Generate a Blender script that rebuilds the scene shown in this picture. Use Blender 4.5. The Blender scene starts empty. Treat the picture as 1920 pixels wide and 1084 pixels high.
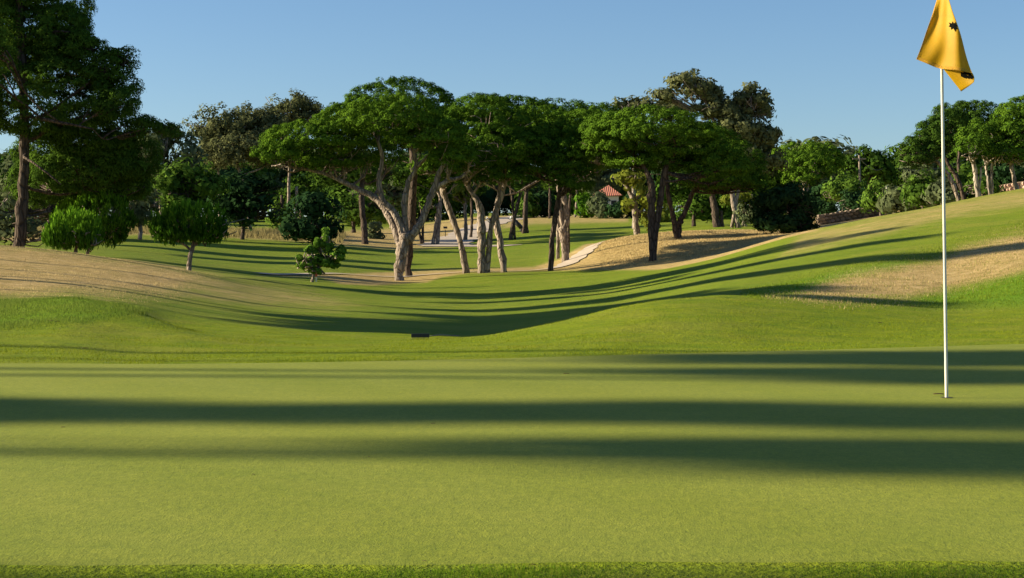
import bpy, math, random
import numpy as np
rng = np.random.default_rng(7)
random.seed(7)
R = math.radians
FPX, YH, H = 3200.0, 500.0, 0.72          # focal length in photo pixels, eye line, eye height
SUN_EL, SUN_AZ = 19.5, 5.0                # sun from the left, a touch beyond the camera plane
C = bpy.context.scene.collection

# ------------------------------------------------------------------ helpers
def P(x, y, Y):
    return np.array([(x-960.0)*Y/FPX, Y, H-(y-YH)*Y/FPX])

def hash2(i, j, s=0):
    v = np.sin(i*127.1 + j*311.7 + s*74.7)*43758.5453
    return v - np.floor(v)

def vnoise(x, y, s=0):
    xi, yi = np.floor(x), np.floor(y)
    a, b = x-xi, y-yi
    a, b = a*a*(3-2*a), b*b*(3-2*b)
    return ((hash2(xi, yi, s)*(1-a)+hash2(xi+1, yi, s)*a)*(1-b) +
            (hash2(xi, yi+1, s)*(1-a)+hash2(xi+1, yi+1, s)*a)*b)

def mesh_np(name, V, Fc, mat, parent=None, smooth=False, fattr=None, vattr=None):
    V = np.asarray(V, dtype=np.float32)
    me = bpy.data.meshes.new(name)
    if isinstance(Fc, np.ndarray):
        k = Fc.shape[1]; n = Fc.shape[0]
        me.vertices.add(len(V)); me.vertices.foreach_set('co', V.ravel())
        me.loops.add(n*k); me.loops.foreach_set('vertex_index', Fc.astype(np.int32).ravel())
        me.polygons.add(n)
        me.polygons.foreach_set('loop_start', np.arange(0, n*k, k, dtype=np.int32))
        me.update(calc_edges=True)
    else:
        me.from_pydata([tuple(map(float, v)) for v in V], [], Fc); me.update()
    if smooth:
        me.polygons.foreach_set('use_smooth', np.ones(len(me.polygons), dtype=bool))
    if fattr:
        for k_, a in fattr.items():
            at = me.attributes.new(k_, 'FLOAT', 'FACE'); at.data.foreach_set('value', np.asarray(a, dtype=np.float32))
    if vattr:
        for k_, a in vattr.items():
            at = me.attributes.new(k_, 'FLOAT', 'POINT'); at.data.foreach_set('value', np.asarray(a, dtype=np.float32))
    if mat: me.materials.append(mat)
    o = bpy.data.objects.new(name, me); C.objects.link(o)
    if parent: o.parent = parent
    return o

def tag(o, label, cat, group=None, kind=None):
    if label: o['label'] = label
    if cat: o['category'] = cat
    if group: o['group'] = group
    if kind: o['kind'] = kind
    return o

def empty(name, loc):
    o = bpy.data.objects.new(name, None); C.objects.link(o)
    o.location = tuple(map(float, loc)); o.empty_display_size = 0.2
    return o

class MB:                                  # collects simple shapes into one mesh
    def __init__(s): s.v = []; s.f = []
    def add(s, V, F):
        n = len(s.v); s.v += [tuple(map(float, p)) for p in V]; s.f += [tuple(int(i)+n for i in f) for f in F]
    def box(s, c, d, rz=0.0):
        x, y, z = [k/2 for k in d]; V = []
        for sx, sy, sz in [(-1,-1,-1),(1,-1,-1),(1,1,-1),(-1,1,-1),(-1,-1,1),(1,-1,1),(1,1,1),(-1,1,1)]:
            a, b = sx*x, sy*y
            V.append((c[0]+a*math.cos(rz)-b*math.sin(rz), c[1]+a*math.sin(rz)+b*math.cos(rz), c[2]+sz*z))
        s.add(V, [(0,3,2,1),(4,5,6,7),(0,1,5,4),(1,2,6,5),(2,3,7,6),(3,0,4,7)])
    def tube(s, pts, rad, seg=8, rough=0.0, cap=True):
        pts = np.asarray(pts, float); rad = np.broadcast_to(np.asarray(rad, float), (len(pts),))
        T = np.gradient(pts, axis=0); T /= np.linalg.norm(T, axis=1)[:, None]+1e-9
        ref = np.array([0.0, 1, 0]) if abs(T[0][1]) < .9 else np.array([1.0, 0, 0])
        n0 = len(s.v); a = np.linspace(0, 2*math.pi, seg, endpoint=False)
        N = np.cross(T[0], ref); N /= np.linalg.norm(N)
        for i, p in enumerate(pts):
            N = N - T[i]*np.dot(N, T[i]); N /= np.linalg.norm(N)
            B = np.cross(T[i], N)
            for q, t in enumerate(a):
                r = rad[i]*(1+rough*(random.random()-.5))
                s.v.append(tuple(p + (N*math.cos(t)+B*math.sin(t))*r))
        for i in range(len(pts)-1):
            for q in range(seg):
                b = (q+1) % seg
                s.f.append((n0+i*seg+q, n0+i*seg+b, n0+(i+1)*seg+b, n0+(i+1)*seg+q))
        if cap:
            s.f.append(tuple(n0+(len(pts)-1)*seg+q for q in range(seg)))
            s.f.append(tuple(n0+q for q in reversed(range(seg))))
    def build(s, name, mat, parent=None, smooth=False, loc0=None):
        V = np.array(s.v) if loc0 is None else np.array(s.v)-np.asarray(loc0)
        return mesh_np(name, V, s.f, mat, parent, smooth)

def smooth_path(pts, n):
    pts = np.asarray(pts, float); m = len(pts)
    t = np.linspace(0, m-1, n); out = []
    for u in t:
        i = min(int(u), m-2); f = u-i
        p0, p1, p2, p3 = pts[max(i-1, 0)], pts[i], pts[i+1], pts[min(i+2, m-1)]
        out.append(0.5*((2*p1)+(-p0+p2)*f+(2*p0-5*p1+4*p2-p3)*f*f+(-p0+3*p1-3*p2+p3)*f**3))
    return np.array(out)

# ------------------------------------------------------------------ materials
def nt(name):
    m = bpy.data.materials.new(name); m.use_nodes = True
    t = m.node_tree; t.nodes.clear()
    out = t.nodes.new('ShaderNodeOutputMaterial')
    return m, t, out
def N(t, typ, **kw):
    n = t.nodes.new(typ)
    for k, v in kw.items():
        if k in n.inputs: n.inputs[k].default_value = v
        else: setattr(n, k, v)
    return n
def ramp(t, stops, fac=None):
    n = t.nodes.new('ShaderNodeValToRGB'); cr = n.color_ramp
    while len(cr.elements) < len(stops): cr.elements.new(0.5)
    for e, (p, c) in zip(cr.elements, stops):
        e.position = p; e.color = (*c, 1) if len(c) == 3 else c
    if fac is not None: t.links.new(fac, n.inputs[0])
    return n
def mixc(t, fac, a, b, blend='MIX'):
    n = t.nodes.new('ShaderNodeMix'); n.data_type = 'RGBA'; n.blend_type = blend
    for sock, v in ((n.inputs[0], fac), (n.inputs[6], a), (n.inputs[7], b)):
        if hasattr(v, 'links'): t.links.new(v, sock)
        elif isinstance(v, tuple): sock.default_value = (*v, 1)
        else: sock.default_value = v
    return n.outputs[2]
def mth(t, op, a, b=0.0, clamp=False):
    n = t.nodes.new('ShaderNodeMath'); n.operation = op; n.use_clamp = clamp
    for i, v in enumerate((a, b)):
        if hasattr(v, 'links'): t.links.new(v, n.inputs[i])
        else: n.inputs[i].default_value = v
    return n.outputs[0]
def noise(t, co, scale, detail=4, rough=.55, stretch=None):
    if stretch:
        mp = N(t, 'ShaderNodeMapping'); mp.inputs['Scale'].default_value = stretch
        t.links.new(co, mp.inputs['Vector']); co = mp.outputs[0]
    n = N(t, 'ShaderNodeTexNoise', Scale=scale, Detail=detail, Roughness=rough)
    t.links.new(co, n.inputs['Vector']); return n.outputs['Fac']
def attr(t, name):
    n = N(t, 'ShaderNodeAttribute', attribute_name=name); return n.outputs['Fac']

def leaf_mat(name, dark, light, trans=.28):
    m, t, out = nt(name)
    oi = N(t, 'ShaderNodeObjectInfo')
    v = mth(t, 'ADD', attr(t, 'tint'), mth(t, 'MULTIPLY', mth(t, 'SUBTRACT', oi.outputs['Random'], .5), .25))
    c = ramp(t, [(0.0, dark), (1.0, light)], v).outputs[0]
    d = N(t, 'ShaderNodeBsdfDiffuse'); tr = N(t, 'ShaderNodeBsdfTranslucent')
    t.links.new(c, d.inputs[0]); t.links.new(c, tr.inputs[0])
    mx = N(t, 'ShaderNodeMixShader'); mx.inputs[0].default_value = trans
    t.links.new(d.outputs[0], mx.inputs[1]); t.links.new(tr.outputs[0], mx.inputs[2])
    t.links.new(mx.outputs[0], out.inputs[0]); return m

def bark_mat(name, dark, light, sc=6.0):
    m, t, out = nt(name)
    co = N(t, 'ShaderNodeTexCoord').outputs['Object']
    a = noise(t, co, sc, 6, .65, (1, 1, .28))
    mp = N(t, 'ShaderNodeMapping'); mp.inputs['Scale'].default_value = (1, 1, .3); t.links.new(co, mp.inputs[0])
    vo = N(t, 'ShaderNodeTexVoronoi', Scale=sc*1.3, feature='DISTANCE_TO_EDGE'); t.links.new(mp.outputs[0], vo.inputs['Vector'])
    crack = ramp(t, [(0.0, (0, 0, 0)), (.16, (1, 1, 1))], vo.outputs['Distance']).outputs[0]
    c = ramp(t, [(.3, dark), (.7, light)], a).outputs[0]
    c = mixc(t, .6, c, mixc(t, crack, tuple(k*.35 for k in dark), c))
    b = N(t, 'ShaderNodeBump', Strength=.9, Distance=.06)
    t.links.new(mth(t, 'ADD', mth(t, 'MULTIPLY', crack, .7), a), b.inputs['Height'])
    p = N(t, 'ShaderNodeBsdfPrincipled', Roughness=.95); p.inputs['Specular IOR Level'].default_value = .15
    t.links.new(c, p.inputs['Base Color']); t.links.new(b.outputs[0], p.inputs['Normal'])
    t.links.new(p.outputs[0], out.inputs[0]); return m

def plain(name, col, rough=.6, metal=0, sc=20, var=.25, bump=0.0):
    m, t, out = nt(name)
    co = N(t, 'ShaderNodeTexCoord').outputs['Object']
    n = noise(t, co, sc, 5)
    c = ramp(t, [(.3, tuple(k*(1-var) for k in col)), (.7, tuple(min(1, k*(1+var)) for k in col))], n).outputs[0]
    p = N(t, 'ShaderNodeBsdfPrincipled', Roughness=rough, Metallic=metal)
    t.links.new(c, p.inputs['Base Color'])
    if bump:
        b = N(t, 'ShaderNodeBump', Strength=bump, Distance=.02); t.links.new(n, b.inputs['Height']); t.links.new(b.outputs[0], p.inputs['Normal'])
    t.links.new(p.outputs[0], out.inputs[0]); return m

M = dict(
 sapling=leaf_mat('pale_sapling_needles', (.05,.12,.015), (.22,.36,.05), .25),
 pine=leaf_mat('stone_pine_needles', (.010,.036,.006), (.118,.212,.018), .14),
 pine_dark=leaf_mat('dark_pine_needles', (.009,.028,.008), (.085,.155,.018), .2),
 young=leaf_mat('young_pine_needles', (.008,.042,.005), (.15,.30,.02), .16),
 euc=leaf_mat('eucalyptus_leaves', (.045,.058,.024), (.175,.185,.080)),
 olive=leaf_mat('olive_grey_leaves', (.04,.06,.03), (.16,.19,.09)),
 green=leaf_mat('broad_green_leaves', (.03,.07,.012), (.13,.22,.03)),
 yellow=leaf_mat('yellow_green_leaves', (.07,.10,.015), (.26,.29,.04)),
 darkbush=leaf_mat('dark_bush_leaves', (.010,.028,.012), (.035,.075,.025), .2),
 bark=bark_mat('pine_bark', (.135,.105,.085), (.46,.37,.30)),
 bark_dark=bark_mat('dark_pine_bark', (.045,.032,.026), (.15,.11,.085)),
 bark_pale=bark_mat('pale_bark', (.22,.18,.15), (.5,.43,.36)),
)

# ------------------------------------------------------------------ terrain
def zc(x, rows):   # rows (Y, photo_y) or (Y, 'z', z)
    o = []
    for r in rows:
        o.append((r[0], r[2]) if r[1] == 'z' else (r[0], H-(r[1]-YH)*r[0]/FPX))
    return x, o
Zr = 'z'
cols = [
 zc(-1200,[(0,Zr,0),(13,Zr,0),(20,Zr,.4),(33,Zr,1.2),(42,Zr,1.6),(52,Zr,1.5),(60,Zr,1.6),(90,Zr,2.4),(115,Zr,3.2),(170,Zr,4.8),(250,Zr,8),(420,Zr,13)]),
 zc(-300,[(0,Zr,0),(12.7,Zr,0),(16,Zr,.16),(20,Zr,.32),(25,Zr,.5),(33,Zr,.95),(42,Zr,1.5),(50,Zr,1.2),(60,Zr,1.4),(90,Zr,2.2),(115,Zr,3.1),(170,Zr,4.8),(250,Zr,8),(420,Zr,13)]),
 zc(0,[(0,Zr,0),(12.6,Zr,0),(15,650),(17,622),(18.5,600),(20,575),(22,568),(25,545),(28,525),(33,498),(38,476),(42,462),(46,Zr,1.15),(50,Zr,1.1),(60,Zr,1.3),(75,464),(90,452),(115,435),(170,Zr,4.8),(250,Zr,8),(420,Zr,13)]),
 zc(130,[(0,Zr,0),(12.5,Zr,0),(15,652),(17,618),(18.5,583),(20.3,551),(22,Zr,.26),(25,548),(28,532),(33,511),(38,488),(42,474),(46,Zr,.95),(50,Zr,.95),(60,480),(75,468),(90,455),(115,437),(170,Zr,4.8),(250,Zr,8),(420,Zr,13)]),
 zc(250,[(0,Zr,0),(12.4,Zr,0),(15,662),(17,630),(18.3,594),(19.6,568),(20.8,Zr,.16),(25,560),(28,548),(33,526),(38,503),(42,490),(46,Zr,.72),(52,Zr,.78),(60,486),(75,476),(90,458),(115,437),(170,Zr,4.8),(250,Zr,8),(420,Zr,13)]),
 zc(312,[(0,Zr,0),(12.4,Zr,0),(15,662),(16.8,634),(18.5,599),(19.3,Zr,.04),(20.5,Zr,.0),(22.5,590),(25,572),(28,558),(33,535),(38,513),(42.5,498),(47,Zr,.58),(52,Zr,.64),(60,496),(75,483),(90,463),(115,438),(170,Zr,4.8),(250,Zr,8),(420,Zr,13)]),
 zc(370,[(0,Zr,0),(12.4,Zr,0),(15,662),(16.5,640),(17.6,624),(18.5,Zr,-.02),(21,612),(25,582),(28,568),(33,544),(38,522),(43,507),(47,Zr,.45),(52,Zr,.5),(58,505),(75,490),(90,468),(115,440),(170,Zr,4.8),(250,Zr,8),(420,Zr,13)]),
 zc(500,[(0,Zr,0),(12.5,Zr,0),(15,660),(17,645),(20,624),(25,598),(28,587),(33,566),(40,542),(47,519),(51,Zr,.3),(56,Zr,.36),(60,519),(66,511),(75,500),(90,478),(115,445),(122,440),(170,Zr,4.8),(250,Zr,8),(420,Zr,13)]),
 zc(600,[(0,Zr,0),(12.6,Zr,0),(15,660),(17,647),(20,631),(25,608),(33,577),(40,554),(49,535),(56,529),(64,518),(75,500),(90,480),(110,452),(122,444),(170,Zr,4.8),(250,Zr,8),(420,Zr,13)]),
 zc(750,[(0,Zr,0),(12.8,Zr,0),(15,658),(17,648),(20,634),(25,612),(33,585),(40,565),(48,549),(56,539),(64,534),(70,521),(80,505),(95,482),(110,464),(122,452),(150,432),(175,425),(250,Zr,8),(420,Zr,14)]),
 zc(900,[(0,Zr,0),(13.2,Zr,0),(15,656),(17,645),(19.5,631),(21.5,Zr,-.2),(24,Zr,-.22),(27,617),(33,591),(40,569),(48,551),(56,536),(64,519),(70,509),(80,500),(95,480),(110,464),(125,450),(150,418),(175,404),(190,Zr,5.9),(250,Zr,8),(420,Zr,14)]),
 zc(1030,[(0,Zr,0),(13.5,Zr,0),(15,653),(17,634),(19,612),(20,606),(22,Zr,-.12),(25,Zr,-.18),(28,602),(33,582),(40,560),(48,543),(56,528),(64,514),(70,507),(78,500),(95,474),(120,446),(140,425),(155,412),(175,404),(190,Zr,6),(250,Zr,8),(420,Zr,14)]),
 zc(1150,[(0,Zr,0),(13.8,Zr,0),(15,650),(17,622),(19,592),(20.5,573),(23,Zr,.05),(25,Zr,-.02),(29,582),(33,570),(40,549),(48,530),(56,516),(64,506),(70,492),(77,462),(84,444),(92,Zr,1.9),(110,450),(125,436),(150,412),(170,403),(250,Zr,8),(420,Zr,14)]),
 zc(1250,[(0,Zr,0),(14,Zr,0),(15.5,648),(17,620),(19,583),(21,556),(23.5,Zr,.15),(26,Zr,.1),(29,565),(33,551),(40,530),(48,512),(56,502),(62,497),(67,485),(73,462),(80,440),(86,432),(94,Zr,2.1),(120,432),(150,410),(170,402),(250,Zr,8),(420,Zr,14)]),
 zc(1340,[(0,Zr,0),(14.2,Zr,0),(15.5,649),(17,620),(19,582),(22,548),(24,Zr,.27),(26,Zr,.2),(29,548),(33,532),(40,512),(48,496),(56,484),(61,479),(66,Zr,1.15),(75,448),(82,432),(88,Zr,2.5),(100,Zr,2.7),(125,420),(150,411),(170,402),(250,Zr,8),(420,Zr,14)]),
 zc(1480,[(0,Zr,0),(14.5,Zr,0),(16,648),(18,612),(20,578),(22,558),(24.5,Zr,.28),(26.5,548),(29,533),(31.5,524),(33.5,512),(37,496),(42,478),(50,454),(58,438),(63,Zr,1.75),(75,438),(82,432),(90,Zr,2.5),(125,424),(150,412),(170,402),(250,Zr,8),(420,Zr,14)]),
 zc(1640,[(0,Zr,0),(15,Zr,0),(16.5,642),(18,622),(20,592),(22.5,573),(25,564),(27,545),(29,524),(31,506),(33,492),(36,474),(40,455),(48,425),(57,406),(62,Zr,2.3),(75,Zr,2.8),(88,408),(110,Zr,3.7),(170,395),(420,Zr,14)]),
 zc(1790,[(0,Zr,0),(15.3,Zr,0),(17,634),(19,612),(22,588),(24,577),(25.5,562),(27.5,540),(30,515),(33,482),(37,452),(42,424),(50,392),(59,378),(65,Zr,2.9),(80,Zr,3.7),(110,Zr,4.6),(170,370),(420,Zr,16)]),
 zc(1920,[(0,Zr,0),(15.7,Zr,0),(17,630),(19,610),(22,582),(24,562),(26,535),(28,512),(30,490),(33,462),(38,430),(44,398),(52,368),(60,353),(66,Zr,3.5),(80,Zr,4.3),(110,Zr,5.2),(170,350),(420,Zr,16)]),
 zc(2400,[(0,Zr,0),(16,Zr,0),(20,Zr,.3),(26,Zr,1.0),(33,Zr,1.7),(44,Zr,3),(60,Zr,4.6),(80,Zr,5.2),(170,Zr,9),(420,Zr,18)]),
]
LY = np.linspace(math.log(2), math.log(420), 700)
YG = np.exp(LY)
XG = np.arange(-1200, 2401, 15.0)
tab = np.array([np.interp(YG, [p[0] for p in rows], [p[1] for p in rows]) for _, rows in cols])
def gsm(a, sig, axis):
    k = np.arange(-int(3*sig)-1, int(3*sig)+2); w = np.exp(-k*k/2/sig/sig); w /= w.sum()
    pad = [(0, 0), (0, 0)]; pad[axis] = (len(k)//2, len(k)//2)
    return np.apply_along_axis(lambda r: np.convolve(r, w, 'valid'), axis, np.pad(a, pad, mode='edge'))
tab = gsm(tab, 2.2, 1)
cx = np.array([c[0] for c in cols], float)
# smooth (catmull-like) blend across the bearings
ZG = np.array([np.interp(XG, cx, tab[:, j]) for j in range(len(YG))]).T
ZG = gsm(ZG, 1.7, 0)
ZG[:, YG < 12.0] = 0
def Fz(X, Y):
    X = np.asarray(X, float); Y = np.asarray(Y, float)
    Yc = np.clip(Y, 2.001, 419)
    px = np.clip(960+FPX*X/np.maximum(Yc, 6), -1199, 2399)
    a = (px-XG[0])/15.0; b = (np.log(Yc)-LY[0])/(LY[1]-LY[0])
    i = np.clip(a.astype(int), 0, len(XG)-2); j = np.clip(b.astype(int), 0, len(YG)-2)
    fa, fb = a-i, b-j
    z = (ZG[i, j]*(1-fa)+ZG[i+1, j]*fa)*(1-fb)+(ZG[i, j+1]*(1-fa)+ZG[i+1, j+1]*fa)*fb
    w = np.clip((Y-17)/15, 0, 1)
    z = z + w*(.10*(vnoise(X/6, Y/6)-.5)+.035*(vnoise(X/1.6, Y/1.6, 3)-.5))
    return z
def green_edge(X):    # far edge of the putting green
    k = [np.interp(X+dx, [-24, -8, -3.8, -2.2, -.25, 2, 4.7, 8, 16], [11.6, 12.6, 12.6, 12.55, 13.2, 14.35, 15.75, 17, 18]) for dx in (-.8, -.4, 0, .4, .8)]
    return sum(k)/5

rowsY = np.concatenate([np.linspace(-40, 1.6, 24), np.exp(np.linspace(math.log(2), math.log(400), 560)), np.linspace(420, 900, 8)])
S = np.linspace(-1, 1, 600)
GX = []; GY = []
for y in rowsY:
    wn = .335*max(y, 2)+1.0; W = 95+.5*max(y, 0)
    GX.append(wn*S/.9 + (W-wn)*np.abs(S)**26*np.sign(S)); GY.append(np.full(len(S), y))
GX = np.array(GX); GY = np.array(GY); GZ = Fz(GX, GY)
nr, nc = GX.shape
idx = np.arange(nr*nc).reshape(nr, nc)
quads = np.stack([idx[:-1, :-1], idx[:-1, 1:], idx[1:, 1:], idx[1:, :-1]], -1).reshape(-1, 4)
V = np.stack([GX, GY, GZ], -1).reshape(-1, 3)

def to_px(V):
    Y = np.maximum(V[:, 1], .5)
    return 960+FPX*V[:, 0]/Y, YH-(V[:, 2]-H)*FPX/Y
def poly_sd(x, y, poly):     # signed distance in photo pixels, inside positive
    p = np.array(poly, float); q = np.roll(p, -1, 0)
    d = np.full(x.shape, 1e9); ins = np.zeros(x.shape, bool)
    for (ax, ay), (bx, by) in zip(p, q):
        ex, ey = bx-ax, by-ay
        t_ = np.clip(((x-ax)*ex+(y-ay)*ey)/(ex*ex+ey*ey+1e-9), 0, 1)
        d = np.minimum(d, np.hypot(x-ax-t_*ex, y-ay-t_*ey))
        if ay != by:
            c = ((ay > y) != (by > y)) & (x < (bx-ax)*(y-ay)/(by-ay)+ax)
            ins ^= c
    return np.where(ins, d, -d)
def zone(V, poly, y0, y1, soft):
    x, y = to_px(V); m = (V[:, 1] > y0) & (V[:, 1] < y1)
    w = np.zeros(len(V))
    w[m] = np.clip(.5+poly_sd(x[m], y[m], poly)/(2*soft), 0, 1)
    return w
DRY = [
 ([(-3000,400),(0,450),(180,470),(360,496),(480,520),(600,545),(690,570),(640,584),(520,582),(430,577),(330,566),(270,570),(130,550),(0,558),(-3000,640)], 21.5, 60, 22, .62),
 ([(-3000,440),(0,448),(170,470),(330,495),(400,520),(330,548),(200,556),(130,550),(0,558),(-3000,640)], 21.5, 60, 24, 1.0),
 ([(480,517),(640,513),(850,505),(1000,500),(1045,486),(1110,450),(1200,440),(1240,430),(1330,425),(1560,430),(1600,470),(1240,507),(1150,507),(1000,509),(880,512),(830,520),(800,530),(700,536),(640,534),(600,521)], 55, 104, 4, 1.0),
 ([(560,437),(760,425),(860,405),(970,400),(965,418),(880,447),(850,464),(740,470),(640,462),(560,450)], 104, 230, 7, .95),
 ([(960,400),(1180,400),(1180,418),(1000,422),(940,430)], 125, 300, 5, .8),
 ([(1480,556),(1560,522),(1640,503),(1760,486),(1800,462),(1920,435),(2300,370),(2300,470),(1920,510),(1800,540),(1700,562),(1560,566),(1440,556)], 20, 50, 16, 1.0),
 ([(1500,432),(1640,403),(1800,370),(1920,350),(2400,250),(2400,330),(1920,392),(1800,412),(1640,448),(1450,490)], 38, 75, 14, .62),
 ([(-600,445),(60,440),(250,428),(340,428),(400,436),(640,446),(640,458),(430,446),(260,440),(60,455),(-600,470)], 92, 300, 5, 1.0),
 ([(1480,395),(1700,380),(1700,430),(1500,436)], 66, 200, 6, 1.0),
]
ROUGH = [
 ([(-2000,570),(0,552),(100,545),(200,553),(290,580),(250,592),(160,606),(100,614),(0,618),(-2000,640)], 15, 23, 5, 1.0),
 ([(1380,552),(1700,470),(1920,400),(2400,300),(2400,600),(1920,566),(1760,577),(1690,570),(1500,556)], 20, 50, 6, 1.0),
]
LUSH = [
 ([(1400,552),(1560,515),(1700,490),(1700,500),(1600,520),(1500,552)], 20, 50, 8, 1.0),
 ([(1700,560),(1800,545),(1920,510),(2300,480),(2300,580),(1920,572),(1760,575)], 20, 50, 10, .8),
 ([(-2000,570),(0,556),(100,549),(200,556),(280,580),(160,604),(0,614),(-2000,640)], 15, 23, 6, .5),
]
def zones(V, lst):
    w = np.zeros(len(V))
    for poly, y0, y1, soft, k in lst: w = np.maximum(w, k*zone(V, poly, y0, y1, soft))
    return w
a_dry, a_rough, a_lush = zones(V, DRY), zones(V, ROUGH), zones(V, LUSH)
a_fringe = np.clip((24-V[:, 1])/2.5, 0, 1)

def ground_mat():
    m, t, out = nt('turf')
    co = N(t, 'ShaderNodeTexCoord').outputs['Object']
    big = noise(t, co, .35, 4); mid = noise(t, co, 2.2, 5, .6); fine = noise(t, co, 30, 4, .7); bl = noise(t, co, 160, 2, .8)
    fair = ramp(t, [(.3, (.110,.170,.006)), (.7, (.165,.215,.011))], big).outputs[0]
    fair = mixc(t, mth(t, 'MULTIPLY', mth(t, 'SUBTRACT', mid, .35, True), .9), fair, (.200,.235,.018))
    fr = ramp(t, [(.3, (.115,.180,.002)), (.7, (.200,.240,.005))], mid).outputs[0]
    base = mixc(t, attr(t, 'fringe'), fair, fr)
    mot = mth(t, 'MULTIPLY', mth(t, 'SUBTRACT', noise(t, co, .8, 7, .72, (.5, 1, 1)), .47, True), 2.6, True)
    base = mixc(t, mot, base, (.25,.235,.035))
    mo2 = mth(t, 'MULTIPLY', mth(t, 'SUBTRACT', noise(t, co, 4.5, 6, .75), .5, True), 3.0, True)
    base = mixc(t, mo2, base, (.075,.13,.008))
    base = mixc(t, mth(t, 'MULTIPLY', attr(t, 'lush'), .8), base, (.085,.22,.004))
    d = mth(t, 'ADD', attr(t, 'dry'), mth(t, 'MULTIPLY', mth(t, 'SUBTRACT', noise(t, co, 1.1, 6, .7), .5), 1.3))
    dm = N(t, 'ShaderNodeMapRange'); dm.inputs[1].default_value = .22; dm.inputs[2].default_value = .95
    t.links.new(d, dm.inputs[0])
    dz = mth(t, 'MULTIPLY', dm.outputs[0], mth(t, 'MULTIPLY', attr(t, 'dry'), 1.6, True))
    dryc = ramp(t, [(.3, (.21,.175,.05)), (.48, (.38,.27,.11)), (.7, (.52,.38,.18))], noise(t, co, 3.0, 6, .7)).outputs[0]
    base = mixc(t, dz, base, dryc)
    base = mixc(t, 1.0, base, ramp(t, [(.3, (.72,.72,.72)), (.7, (1.2,1.2,1.2))], fine).outputs[0], 'MULTIPLY')
    base = mixc(t, 1.0, base, ramp(t, [(.3, (.8,.8,.8)), (.7, (1.15,1.15,1.15))], bl).outputs[0], 'MULTIPLY')
    b = N(t, 'ShaderNodeBump', Strength=.8, Distance=.035)
    hgt = mth(t, 'ADD', fine, mth(t, 'MULTIPLY', mid, 1.5))
    t.links.new(hgt, b.inputs['Height'])
    p = N(t, 'ShaderNodeBsdfPrincipled', Roughness=.9); p.inputs['Specular IOR Level'].default_value = .1
    t.links.new(base, p.inputs['Base Color']); t.links.new(b.outputs[0], p.inputs['Normal'])
    t.links.new(p.outputs[0], out.inputs[0]); return m
g = mesh_np('ground', V, quads, ground_mat(), smooth=True, vattr=dict(dry=a_dry, rough=a_rough, lush=a_lush, fringe=a_fringe))
tag(g, 'rolling golf course turf with mounds, dry slopes and mown fairway', None, kind='structure')

def green_mat():
    m, t, out = nt('putting_green_turf')
    co = N(t, 'ShaderNodeTexCoord').outputs['Object']
    big = noise(t, co, .5, 4, .5, (.5, 1, 1)); mid = noise(t, co, 5, 4); f1 = noise(t, co, 38, 5, .8, (1, .45, 1)); f2 = noise(t, co, 150, 3, .85, (1, .4, 1))
    c = ramp(t, [(.3, (.148,.188,.011)), (.7, (.212,.232,.020))], big).outputs[0]
    c = mixc(t, mth(t, 'MULTIPLY', mth(t, 'SUBTRACT', mid, .4, True), 1.2), c, (.235,.246,.027))
    sep = N(t, 'ShaderNodeSeparateXYZ'); t.links.new(co, sep.inputs[0])
    st = mth(t, 'SINE', mth(t, 'MULTIPLY', mth(t, 'ADD', mth(t, 'MULTIPLY', sep.outputs[0], 1.0), mth(t, 'MULTIPLY', sep.outputs[1], .55)), 5.2))
    c = mixc(t, mth(t, 'ADD', mth(t, 'MULTIPLY', st, .06), .07, True), c, (.27,.285,.06))
    c = mixc(t, 1.0, c, ramp(t, [(.3, (.74,.78,.7)), (.7, (1.2,1.16,1.2))], f1).outputs[0], 'MULTIPLY')
    c = mixc(t, 1.0, c, ramp(t, [(.32, (.66,.74,.6)), (.68, (1.28,1.22,1.2))], f2).outputs[0], 'MULTIPLY')
    b = N(t, 'ShaderNodeBump', Strength=.55, Distance=.006)
    t.links.new(mth(t, 'ADD', f1, mth(t, 'MULTIPLY', f2, .6)), b.inputs['Height'])
    p = N(t, 'ShaderNodeBsdfPrincipled', Roughness=.85); p.inputs['Specular IOR Level'].default_value = .15
    p.inputs['Sheen Weight'].default_value = .012; p.inputs['Sheen Roughness'].default_value = .6; p.inputs['Sheen Tint'].default_value = (.85,.9,.6,1)
    t.links.new(c, p.inputs['Base Color']); t.links.new(b.outputs[0], p.inputs['Normal'])
    t.links.new(p.outputs[0], out.inputs[0]); return m
xs = np.concatenate([np.linspace(-24, -6, 30)[:-1], np.linspace(-6, 7, 160), np.linspace(7, 16, 16)[1:]])
tt = np.linspace(0, 1, 90)
gx = np.repeat(xs[None, :], 90, 0)
y0 = 4.05+.02*np.sin(xs*2.1)+.012*np.sin(xs*7.3)+.02*(xs*.2)**2
e = green_edge(xs)
gy = y0[None, :]+(e-y0)[None, :]*tt[:, None]
gz = Fz(gx, gy)+.006*np.clip(tt*60-.6, -.5, 1)[:, None]
ii = np.arange(gx.size).reshape(gx.shape)
q = np.stack([ii[:-1, :-1], ii[:-1, 1:], ii[1:, 1:], ii[1:, :-1]], -1).reshape(-1, 4)
pg = mesh_np('putting_green', np.stack([gx, gy, gz], -1).reshape(-1, 3), q, green_mat(), smooth=True)
tag(pg, 'closely mown pale putting green across the foreground', None, kind='structure')

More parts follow.
